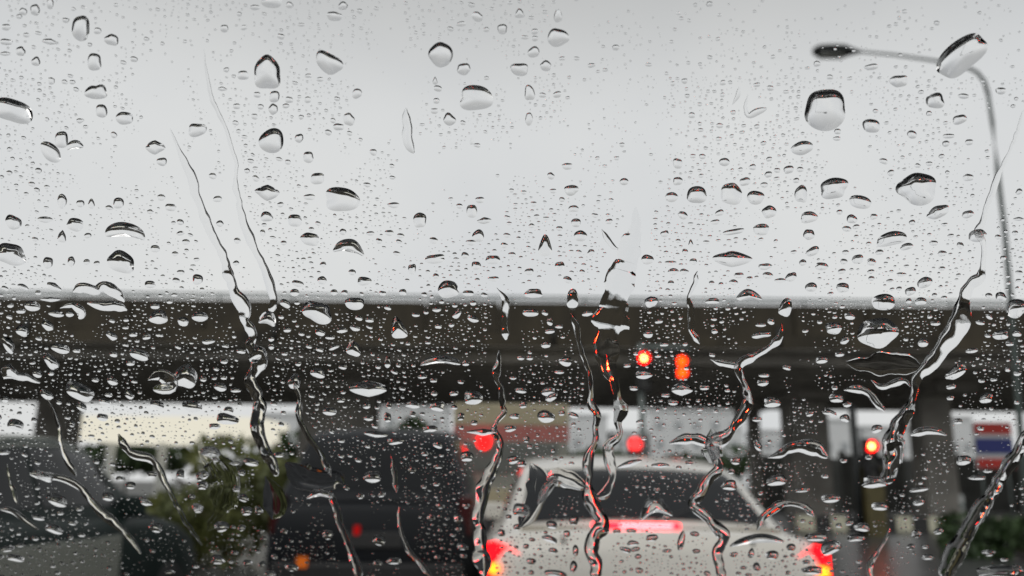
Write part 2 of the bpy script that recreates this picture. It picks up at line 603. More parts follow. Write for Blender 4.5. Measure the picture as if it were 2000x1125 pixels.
dv = make_car('dark_van', (VX, VY, 0), M_DARK_PAINT, DV_BODY, DV_HOUSE, (0.10, 0.31, 0.50), ((0.5, 1.4), (1.45, 2.7)), (2.75, 3.5, 0.50))
tag(dv, 'dark van ahead in the lane beside the white car', 'van')
for sx in (-1, 1):
    for wy in (0.8, 3.7):
        make_wheel(dv, sx * 0.82, wy, 0.35, sx)
MB().box((0, -0.02, 0.5), (1.6, 0.10, 0.2), bevel=0.03).build('bumper', M_BLACK, dv)
tail_lamp(dv, -0.80, 0.06, 0.98, 0.12, 0.34, M_REDLENS)
tail_lamp(dv, 0.80, 0.06, 0.98, 0.12, 0.34, M_REDLENS)
pi_ = at(590, 1098, VY - 0.06)
MB().box((pi_.x - VX, -0.065, pi_.z), (0.09, 0.03, 0.09), bevel=0.01).build('indicator', M_INDICATOR, dv)
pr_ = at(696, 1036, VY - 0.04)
MB().box((pr_.x - VX, -0.015, pr_.z), (0.05, 0.05, 0.08), bevel=0.01).build('reflector_glow', M_DULL_RED, dv)  # red glint on the tailgate, given a dim glow of its own
MB().box((0.05, -0.01, 0.78), (0.46, 0.03, 0.13), bevel=0.01).build('number_plate', mat('dull_plate', (0.03, 0.03, 0.03), 0.5, noise=0.1), dv)

# red and cream bus
BY = 17.5
bx0, bx1 = xat(884, BY, 860), xat(1112, BY, 860)
bw = bx1 - bx0
bxc = (bx0 + bx1) / 2
M_BUS_CREAM = mat('bus_cream', (0.40, 0.35, 0.23), 0.45, noise=0.15, nscale=2)
M_BUS_RED = mat('bus_red', (0.40, 0.13, 0.11), 0.45, noise=0.15, nscale=2)
M_BUS_GREY = mat('bus_grey', (0.25, 0.25, 0.21), 0.5, noise=0.2, nscale=2)
bus = empty('bus', (bxc, BY, 0))
tag(bus, 'cream bus with a red band seen from behind beyond the white car', 'bus')
zt = elev_z(788, BY)
z1, z2, z3, z4 = elev_z(833, BY), elev_z(858, BY), elev_z(930, BY), elev_z(962, BY)
MB().box((0, 5.0, (zt + z1) / 2), (bw, 10, zt - z1), bevel=0.06).build('roof', M_BUS_CREAM, bus)
MB().box((0, 4.99, (z1 + z2) / 2), (bw - 0.01, 9.96, z1 - z2 + 0.08), bevel=0.02).build('red_band', M_BUS_RED, bus)
MB().box((0, 5.0, (z2 + 0.4) / 2), (bw - 0.02, 9.97, z2 - 0.4), bevel=0.05).build('body', M_BUS_GREY, bus)
MB().box((0, 0.0, (z2 + z3) / 2), (bw * 0.8, 0.05, (z2 - z3) * 0.82), bevel=0.02).build('rear_window', mat('bus_glass', (0.12, 0.125, 0.11), 0.3, noise=0.2), bus)
MB().box((0, 0.0, z4 - 0.1), (bw * 0.97, 0.06, 0.34), bevel=0.02).build('lower_band', M_BUS_CREAM, bus)
MB().box((0, 0.0, 0.5), (bw * 0.98, 0.2, 0.28), bevel=0.03).build('bumper', M_BLACK, bus)
for sx in (-1, 1):
    for wy in (2.2, 7.6):
        make_wheel(bus, sx * (bw / 2 - 0.13), wy, 0.48, sx)


def disc(name, p, r, m, parent, d=0.05, n=20):
    return MB().tube([(p[0], p[1] - d / 2, p[2]), (p[0], p[1] + d / 2, p[2])], r, n).build(name, m, parent)


def bus_lamp(px, py, r, m):
    p = at(px, py, BY - 0.05)
    disc('tail_lamp', (p.x - bxc, -0.05, p.z), r, m, bus)


bus_lamp(945, 863, 0.14, M_SIGNAL_SOFT)
bus_lamp(906, 928, 0.085, M_SIGNAL_SOFT)
bus_lamp(919, 958, 0.10, M_SIGNAL_SOFT)
bus_lamp(1026, 982, 0.12, emitter('bus_indicator', (1.0, 0.16, 0.03), 5.0))


# ------------------------------------------------------------------ signals
def signal_head(root, p, lit, z_gap=0.36, r=0.15, back=0.0):
    """three-lamp head; lit: list of (index, material)"""
    m = MB()
    m.box((p[0], p[1] + 0.12, p[2] - z_gap), (0.40, 0.22, z_gap * 3 + 0.06), bevel=0.03)
    h = m.build('signal_housing', M_BLACK, root)
    for i in range(3):
        zz = p[2] - z_gap * i
        # visor
        n = 12
        vs_, fs = [], []
        for k in range(n + 1):
            a = math.pi * (k / n) * 1.3 - math.pi * 0.15
            for yy in (-0.0, -0.2):
                vs_.append((p[0] + math.cos(a) * (r + 0.02), p[1] + yy, zz + math.sin(a) * (r + 0.02)))
        for k in range(n):
            fs.append((2 * k, 2 * k + 1, 2 * k + 3, 2 * k + 2))
        pymesh('visor', vs_, fs, M_BLACK, h)
        mm = dict(lit).get(i)
        l = disc('lamp', (p[0], p[1], zz), r, mm if mm else mat('dark_lens', (0.02, 0.02, 0.015), 0.2, noise=0.1), h)
        if mm is M_SIGNAL:
            disc('lamp_centre', (p[0], p[1] - 0.03, zz), r * 0.5, M_SIGNAL_CORE, h, 0.02)
    return h


SY = 25.5
sp = at(1256, 900, SY)
sig = empty('traffic_signal', (sp.x, SY, 0))
tag(sig, 'tall traffic signal mast with red lit heads in front of the overpass', 'traffic light')
ztop = elev_z(672, SY, 1256)
lean = at(1262, 690, SY).x - sp.x
MB().tube([(0, 0, 0), (0, 0, ztop)], 0.085, 12).build('pole', M_STEEL, sig)
p1 = at(1257, 700, SY - 0.25)
p2 = at(1331, 706, SY - 0.25)
MB().tube([(0, 0, ztop - 0.1), (p2.x - sp.x + 0.3, 0, ztop - 0.1)], 0.06, 10).build('mast_arm', M_STEEL, sig)
signal_head(sig, (p1.x - sp.x, -0.27, p1.z), [(0, M_SIGNAL)])
signal_head(sig, (p2.x - sp.x, -0.27, p2.z), [(0, M_SIGNAL_AMB), (1, M_SIGNAL_AMB)], z_gap=0.33, r=0.14)
p3 = at(1240, 868, SY - 0.25)
signal_head(sig, (p3.x - sp.x, -0.27, p3.z), [(0, emitter('signal_low', (1.0, 0.04, 0.04), 2.5))], r=0.2)
MB().tube([(p3.x - sp.x, -0.1, p3.z - 0.3), (0, 0, p3.z - 0.3)], 0.035, 8).build('bracket', M_STEEL, sig)

SY2 = 24.0
q = at(1697, 872, SY2)
sig2 = empty('traffic_signal', (q.x + 0.05, SY2, 0))
tag(sig2, 'low traffic signal lit red on a dull yellow post by the striped kerb', 'traffic light')
M_YEL = mat('faded_yellow', (0.085, 0.07, 0.025), 0.6, noise=0.4, nscale=5)
MB().box((0.0, 0.1, (q.z - 0.9) / 2), (0.5, 0.4, q.z - 0.9 + 0.7), bevel=0.03).build('post', M_YEL, sig2)
signal_head(sig2, (-0.05, -0.15, q.z), [(0, M_SIGNAL)], r=0.14)
MB().tube([(-0.35, 0.2, 0), (-0.35, 0.2, elev_z(786, SY2))], 0.10, 10).build('tall_pole', M_DARKSTEEL, sig2)

# ------------------------------------------------------------------ street lamp
LY = 18.0
pts_px = [(2004, 1000), (1990, 800), (1975, 600), (1962, 450), (1948, 330), (1938, 240), (1930, 185), (1922, 158), (1908, 141), (1888, 131), (1860, 124), (1815, 117), (1745, 107), (1680, 101)]
P = [at(x, y, LY) for x, y in pts_px]
base = Vector((P[0].x, LY, 0.0))
lamp = empty('street_lamp', base)
tag(lamp, 'tall street lamp with curved arm reaching over the road against the sky', 'street lamp')
pole_pts = [Vector((0, 0, 0))] + [p - base for p in P[:7]]
MB().tube(pole_pts, [0.062] * 3 + [0.058, 0.052, 0.048, 0.044, 0.04], 12).build('pole', M_LAMPSTEEL, lamp)
MB().tube([p - base for p in P[6:]], [0.046, 0.044, 0.042, 0.04, 0.037, 0.033, 0.03, 0.028], 10).build('arm', M_LAMPSTEEL, lamp)
hA, hB = at(1682, 101, LY) - base, at(1588, 99, LY) - base
hd = []
n = 14
vs_, fs = [], []
d = (hB - hA)
for j in range(13):
    t = j / 12
    c = hA + d * t
    w = 0.05 + 0.17 * math.sin(math.pi * min(1, t * 0.62 + 0.16)) if t < 0.97 else 0.08
    if t < 0.28:
        w = 0.05 + 0.10 * smoothstep(t / 0.28)
    hgt = w * 0.62
    for k in range(n):
        a = 2 * math.pi * k / n
        vs_.append((c.x, c.y + math.cos(a) * w, c.z + math.sin(a) * hgt))
for j in range(12):
    for k in range(n):
        fs.append((j * n + k, j * n + (k + 1) % n, (j + 1) * n + (k + 1) % n, (j + 1) * n + k))
fs.append(tuple(range(n)))
fs.append(tuple(12 * n + k for k in range(n))[::-1])
head = pymesh('lamp_head', vs_, fs, M_DARKSTEEL, lamp, True)
hm = (hA + hB) / 2 + d * 0.12
MB().box((hm.x, hm.y, hm.z - 0.11), (abs(d.x) * 0.5, 0.26, 0.05), bevel=0.02).build('lens', mat('lamp_lens', (0.35, 0.36, 0.34), 0.2, noise=0.1), head)
MB().box((0, 0, 0.15), (0.4, 0.4, 0.3), bevel=0.03).build('base', M_CONC, lamp)


# ------------------------------------------------------------------ plants
def leaf_cloud(n, cx, cy, cz, rx, ry, rz, size, seed):
    r = np.random.default_rng(seed)
    lobes = [(r.normal(0, 0.45, 3) * (rx, ry, rz * 0.8), r.uniform(0.35, 0.62)) for _ in range(9)]
    vs_, fs = [], []
    for i in range(n):
        lc, lr = lobes[r.integers(len(lobes))]
        dvec = r.normal(0, 1, 3)
        dvec /= np.linalg.norm(dvec)
        rad = lr * (0.55 + 0.45 * r.random() ** 0.5)
        c = np.array((cx, cy, cz)) + lc + dvec * rad * (rx, ry, rz)
        a = r.normal(0, 1, 3)
        a /= np.linalg.norm(a)
        b = np.cross(a, r.normal(0, 1, 3))
        b /= max(1e-6, np.linalg.norm(b))
        s = size * r.uniform(0.6, 1.4)
        k = len(vs_)
        vs_ += [c - a * s, c + b * s * 0.5, c + a * s, c - b * s * 0.5]
        fs.append((k, k + 1, k + 2, k + 3))
    return vs_, fs


def tree(name, label, cat, x, y, h, rx, rz, m, n=2200, leaf=0.12, seed=1, group=None, trunk=True):
    root = empty(name, (x, y, 0))
    tag(root, label, cat, group)
    v, f = leaf_cloud(n, 0, 0, h - rz * 0.9, rx, rx, rz, leaf, seed)
    pymesh('crown', v, f, m, root)
    r = random.Random(seed)
    b = MB()
    th = max(0.25, h - rz * 1.4)
    b.tube([(0, 0, 0), (0.04, 0, th * 0.5), (0, 0.03, th), (0.06, 0, th + rz * 0.6)], [0.12 * h / 4, 0.09 * h / 4, 0.07 * h / 4, 0.03], 8)
    for k in range(5):
        a = r.uniform(0, 6.28)
        b.tube([(0, 0, th), (math.cos(a) * rx * 0.35, math.sin(a) * rx * 0.35, th + rz * 0.4), (math.cos(a) * rx * 0.6, math.sin(a) * rx * 0.6, th + rz * 0.8)], [0.05 * h / 4, 0.03 * h / 4, 0.012], 6)
    b.build('trunk', M_BARK, root)
    return root


tree('median_tree', 'yellow green bushy tree under the lit cream canopy', 'tree', xat(455, 16, 940), 16, elev_z(886, 16), 1.7, 0.8, M_LEAF, 2600, 0.12, 3)
tree('median_shrub', 'low green shrub beside the teal car, below the bushy tree', 'shrub', xat(395, 13.5, 1000), 13.5, elev_z(930, 13.5), 0.75, 0.75, M_LEAF, 1800, 0.09, 5)
tree('median_shrub', 'low green shrub between the dark van and the bushy tree', 'shrub', xat(560, 15, 1000), 15, elev_z(915, 15), 0.8, 0.75, M_LEAF, 1800, 0.09, 8)
tree('roadside_bush', 'dark green bush on the verge under the red and blue sign', 'shrub', xat(1935, 17, 1040), 17, elev_z(990, 17), 0.85, 0.5, M_LEAF_D, 1800, 0.09, 9)
tree('roadside_bush', 'smaller dark green bush between the white post and the sign', 'shrub', xat(1872, 18.5, 1040), 18.5, elev_z(1012, 18.5), 0.5, 0.35, M_LEAF_D, 1200, 0.08, 10)
tree('dark_tree', 'dark round tree top beside the thick bridge pier', 'tree', xat(790, 24, 850), 24, elev_z(812, 24), 0.95, 1.1, M_LEAF_D, 2200, 0.13, 12)
for i, (px, yy, hpx, rr, lab) in enumerate(((1150, 75, 872, 4.0, 'distant tree behind the bus, under the overpass'), (1370, 80, 880, 4.5, 'distant tree behind the white car roof'), (640, 70, 860, 4.0, 'distant tree behind the thick pier'), (250, 72, 868, 4.0, 'distant tree below the cream canopy'))):
    tree('distant_tree', lab, 'tree', xat(px, yy, 900), yy, elev_z(hpx, yy), rr, 1.4, M_LEAF_D, 900, 0.45, 30 + i, 'trees beyond the overpass')

# ------------------------------------------------------------------ roadside right: barrier, wall, sign, post
KY = 27.0
x_start = xat(1556, KY, 1010)
zk1 = elev_z(1004, KY)
zk0 = elev_z(1030, KY)
kerb = empty('striped_kerb', (x_start, KY, 0))
tag(kerb, 'raised kerb painted in black and pale cream blocks beyond the road', 'kerb')
bl = 0.485
blk = {}
for k in range(26):
    key = k % 2
    hgt = max(0.3, zk1 + 0.04)
    if key not in blk:
        o = MB().box((0, 0, hgt / 2), (bl - 0.012, 0.35, hgt), bevel=0.02).build('kerb_block', M_KERB_W if key == 0 else M_KERB_B, kerb)
        blk[key] = o.data
    else:
        o = link_mesh('kerb_block', blk[key], None, kerb)
    o.location = (bl * (k + 0.5), random.uniform(-0.01, 0.01), 0)

M_WALL = mat('damp_wall', (0.09, 0.092, 0.084), 0.85, noise=0.5, nscale=0.6, bump=0.15)
M_WALL_P = mat('damp_wall_pale', (0.20, 0.205, 0.195), 0.8, noise=0.3, nscale=0.7)
FY = 50.0
wall = empty('boundary_wall', (xat(1820, FY, 900), FY, 0))
wx0 = xat(1475, FY, 900) - wall.location.x
wx1 = xat(2150, FY, 900) - wall.location.x
zw = elev_z(884, FY)
tag(wall, 'dark damp boundary wall under the overpass with paler bays', 'wall')
nb = 12
for k in range(nb):
    a = wx0 + (wx1 - wx0) * k / nb
    b = wx0 + (wx1 - wx0) * (k + 1) / nb
    hh = zw * (1.0 + 0.05 * math.sin(k * 2.3))
    MB().box(((a + b) / 2, 0, hh / 2), (b - a - 0.06, 0.3, hh), bevel=0.02).build('wall_bay', M_WALL_P if k in (2, 5) else M_WALL, wall)
    MB().box((a, -0.05, hh / 2 + 0.1), (0.25, 0.5, hh + 0.2), bevel=0.02).build('wall_post', M_WALL, wall)

GY = 30.0
gx0, gx1 = xat(1904, GY, 860), xat(1978, GY, 860)
gz = [elev_z(v, GY, 1940) for v in (826, 848, 856, 886, 895, 914)]
gw = gx1 - gx0
sign = empty('sign_board', ((gx0 + gx1) / 2, GY, 0))
tag(sign, 'roadside sign board with red and blue bands on white', 'sign')
M_SIGNW = mat('sign_white', (0.62, 0.64, 0.64), 0.5, noise=0.08)
MB().box((0, 0.06, (gz[0] + gz[5]) / 2), (gw + 0.02, 0.08, gz[0] - gz[5] + 0.04), bevel=0.01).build('panel', M_SIGNW, sign)
MB().box((0, 0, (gz[0] + gz[1]) / 2), (gw - 0.03, 0.03, gz[0] - gz[1])).build('red_band', mat('sign_red', (0.50, 0.03, 0.02), 0.5, noise=0.1), sign)
MB().box((0, 0, (gz[2] + gz[3]) / 2), (gw - 0.03, 0.03, gz[2] - gz[3])).build('blue_band', mat('sign_blue', (0.025, 0.035, 0.19), 0.5, noise=0.1), sign)
MB().box((0.0, 0, (gz[4] + gz[5]) / 2), (gw - 0.03, 0.03, gz[4] - gz[5])).build('red_band', MATS['sign_red'], sign)
for s in (-1, 1):
    MB().tube([(s * gw * 0.35, 0.14, 0), (s * gw * 0.35, 0.14, gz[0])], 0.04, 8).build('post', M_STEEL, sign)

bp_ = at(1880, 1000, 22.0)
bol = empty('white_post', (bp_.x, 22.0, 0))
tag(bol, 'short white marker post standing just beyond the striped kerb', 'post')
bz = elev_z(966, 22.0, 1880)
MB().tube([(0, 0, 0), (0, 0, bz - 0.03), (0, 0, bz)], [0.06, 0.06, 0.035], 12).build('shaft', mat('dull_white', (0.33, 0.34, 0.33), 0.6, noise=0.2, nscale=6), bol)
MB().tube([(0, 0, bz * 0.72), (0, 0, bz * 0.82)], 0.064, 12).build('band', M_STEEL, bol)

# lit cream canopy on the far side, left
CY = 60.0
cx0, cx1 = xat(150, CY, 850), xat(505, CY, 850)
can = empty('station_canopy', ((cx0 + cx1) / 2, CY, 0))
tag(can, 'lit cream canopy of a roadside station seen under the overpass', 'canopy')
ca, cb = elev_z(820, CY), elev_z(868, CY)
MB().box((0, 4, (ca + cb) / 2), (cx1 - cx0, 8, ca - cb), bevel=0.05).build('fascia', M_CANOPY, can)
for k in range(4):
    xx = (cx1 - cx0) * (k / 3 - 0.5) * 0.9
    MB().box((xx, 4, cb / 2), (0.5, 0.5, cb - 0.01), bevel=0.03).build('column', M_SIGNW, can)

# pale building far behind the white car
M_PALE = mat('pale_render', (0.80, 0.81, 0.81), 0.7, noise=0.08, nscale=0.3)
M_WIN = mat('far_window', (0.45, 0.47, 0.48), 0.2, noise=0.1)
GYB = 150.0
for (pa, pb, ptop, lab) in ((1108, 1186, 812, 'pale distant building beside the bus, under the overpass'), (1196, 1262, 842, 'low pale distant building behind the signal mast'), (1600, 1664, 815, 'pale distant building between the round pier and the yellow post'), (1690, 1782, 828, 'pale distant building behind the yellow post signal'), (1850, 1900, 808, 'pale distant building beside the red and blue sign'), (505, 590, 815, 'pale distant building between the cream canopy and the thick pier'), (740, 872, 800, 'pale distant building above the dark van'), (1270, 1452, 800, 'pale distant building behind the traffic signal post'), (1485, 1535, 838, 'small pale distant building beside the round pier')):
    a, b = xat(pa, GYB, 850), xat(pb, GYB, 850)
    hb = elev_z(ptop, GYB)
    bd = empty('distant_building', ((a + b) / 2, GYB, 0))
    tag(bd, lab, 'building', 'pale buildings beyond the overpass')
    MB().box((0, 5, hb / 2), (b - a, 10, hb), bevel=0.1).build('wall', M_PALE, bd)
    MB().box((0, 5, hb + 0.2), (b - a + 0.6, 10.6, 0.4), bevel=0.05).build('roof', M_PALE, bd)
    nw = max(2, int((b - a) / 3.0))
    for r_ in range(max(1, int(hb / 3.3))):
        for k in range(nw):
            xx = (b - a) * ((k + 0.5) / nw - 0.5)
            MB().box((xx, -0.02, 1.7 + 3.2 * r_), (1.3, 0.1, 1.4)).build('window', M_WIN, bd)

# ------------------------------------------------------------------ our own car: windscreen and dark cabin
TILT = R(39)
AX = 0.50                                     # distance along the optical axis to the glass
O_ = CAM + ray(1000, 562.5).normalized() * AX
U_ = Vector((1, 0, 0))
V_ = Vector((0, -math.cos(TILT), math.sin(TILT)))
N_ = Vector((0, math.sin(TILT), math.cos(TILT)))      # outward
Mw = Matrix(((U_.x, V_.x, N_.x, O_.x), (U_.y, V_.y, N_.y, O_.y), (U_.z, V_.z, N_.z, O_.z), (0, 0, 0, 1)))


def on_glass(px, py):
    d = ray(px, py)
    t = (O_ - CAM).dot(N_) / d.dot(N_)
    p = CAM + d * t - O_
    return p.dot(U_), p.dot(V_)


own = empty('car_cabin', (0, 0, 0))
tag(own, 'rain covered windscreen and dark cabin of the car we sit in', 'car')
pane = MB().box((0, 0, -0.0025), (1.64, 0.86, 0.005)).build('windscreen', clear_pane('windscreen_glass', (0.975, 0.98, 0.98)), own)
pane.matrix_world = Mw @ Matrix.Translation((0, -0.03, 0))
top_e = O_ + V_ * 0.40
bot_e = O_ - V_ * 0.46
MB().box((0, top_e.y - 0.9, top_e.z + 0.03), (1.75, 1.8, 0.05), bevel=0.02).build('roof_lining', M_CABIN, own)
MB().box((0, (bot_e.y + 0.30) / 2, bot_e.z - 0.14), (1.7, bot_e.y - 0.30, 0.2), bevel=0.05).build('dashboard', M_CABIN, own)
MB().box((0, bot_e.y + 0.55, bot_e.z - 0.16), (1.66, 1.05, 0.1), bevel=0.04).build('bonnet', M_DARK_PAINT, own)
for s in (-1, 1):
    MB().tube([bot_e + U_ * s * 0.84, top_e + U_ * s * 0.84], 0.04, 10).build('windscreen_pillar', M_CABIN, own)
    MB().box((s * 0.9, -0.4, 0.66), (0.08, 2.2, 0.7), bevel=0.03).build('door', M_CABIN, own)
    MB().box((s * 0.87, -1.3, 1.28), (0.08, 0.5, 0.62), bevel=0.02).build('rear_quarter', M_CABIN, own)
MB().box((0, -1.52, 0.95), (1.72, 0.08, 1.3), bevel=0.03).build('rear_panel', M_CABIN, own)
MB().box((0, -0.4, 0.34), (1.7, 2.3, 0.06)).build('cabin_floor', M_CABIN, own)

# ------------------------------------------------------------------ water on the glass
M_WATER = water_mat()
GAP = 0.00012


def drop_mesh(outline, hgt, rings, sag, lat=0.0):
    n = len(outline)
    c = outline.mean(axis=0)
    ext = outline - c
    rv = (outline[:, 1].max() - outline[:, 1].min()) / 2
    ru = (outline[:, 0].max() - outline[:, 0].min()) / 2
    a = min(ru, rv) * 0.8 + 0.2 * math.sqrt(ru * rv)
    th = 2 * math.atan(hgt)
    H = a * hgt
    vs2 = []
    for j in range(rings):
        phi = th * (1 - j / rings)
        s = math.sin(phi) / math.sin(th)
        h = (math.cos(phi) - math.cos(th)) / (1 - math.cos(th))
        cs = c + np.array((lat * ru * (1 - s), -sag * rv * (1 - s)))
        for k in range(n):
            p = cs + ext[k] * s
            vs2.append((p[0], p[1], GAP + H * h))
    vs2.append((c[0] + lat * ru, c[1] - sag * rv, GAP + H))
    fs2 = []
    for j in range(rings - 1):
        for k in range(n):
            fs2.append((j * n + k, j * n + (k + 1) % n, (j + 1) * n + (k + 1) % n, (j + 1) * n + k))
    top = rings * n
    for k in range(n):
        fs2.append(((rings - 1) * n + k, (rings - 1) * n + (k + 1) % n, top))
    b0 = len(vs2)
    for k in range(n):
        vs2.append((outline[k, 0], outline[k, 1], GAP))
    fs2.append(tuple(b0 + k for k in range(n))[::-1])
    return vs2, fs2


def px_outline(cx, cy, w, h, rot, n, irr, r, kind=0):
    """closed outline in photograph pixels, turned into glass coordinates"""
    ph = [r.uniform(0, 6.28) for _ in range(4)]
    am = [max(-1.6, min(1.6, r.gauss(0, 1))) * irr * q for q in (0.5, 0.8, 0.55, 0.28)]
    sq = r.uniform(1.7, 3.0)
    out = []
    cr, sr = math.cos(R(rot)), math.sin(R(rot))
    for k in range(n):
        a = -2 * math.pi * k / n
        rr = 1.0 + am[0] * math.cos(a + ph[0]) + am[1] * math.cos(2 * a + ph[1]) + am[2] * math.cos(3 * a + ph[2]) + am[3] * math.cos(5 * a + ph[3])
        ca, sa = math.cos(a), math.sin(a)
        rr /= (abs(ca) ** sq + abs(sa) ** sq) ** (1 / sq)
        x, y = ca * rr, sa * rr
        if kind == 1:        # pear: narrow top
            x *= 0.72 + 0.33 * (y + 1) / 2 * 1.2
        elif kind == 2:      # cone
            x *= 0.35 + 0.7 * (y + 1) / 2
        elif kind == 3:      # arch, hollow underside
            y += -0.55 + 0.9 * x * x
            y *= 0.75
        elif kind == 4:      # boat, flat top with narrow ends
            y *= 1.0 - 0.45 * abs(x)
        px = cx + cr * x * w / 2 - sr * y * h / 2
        py = cy + sr * x * w / 2 + cr * y * h / 2
        out.append(on_glass(px, py))
    return np.array(out)


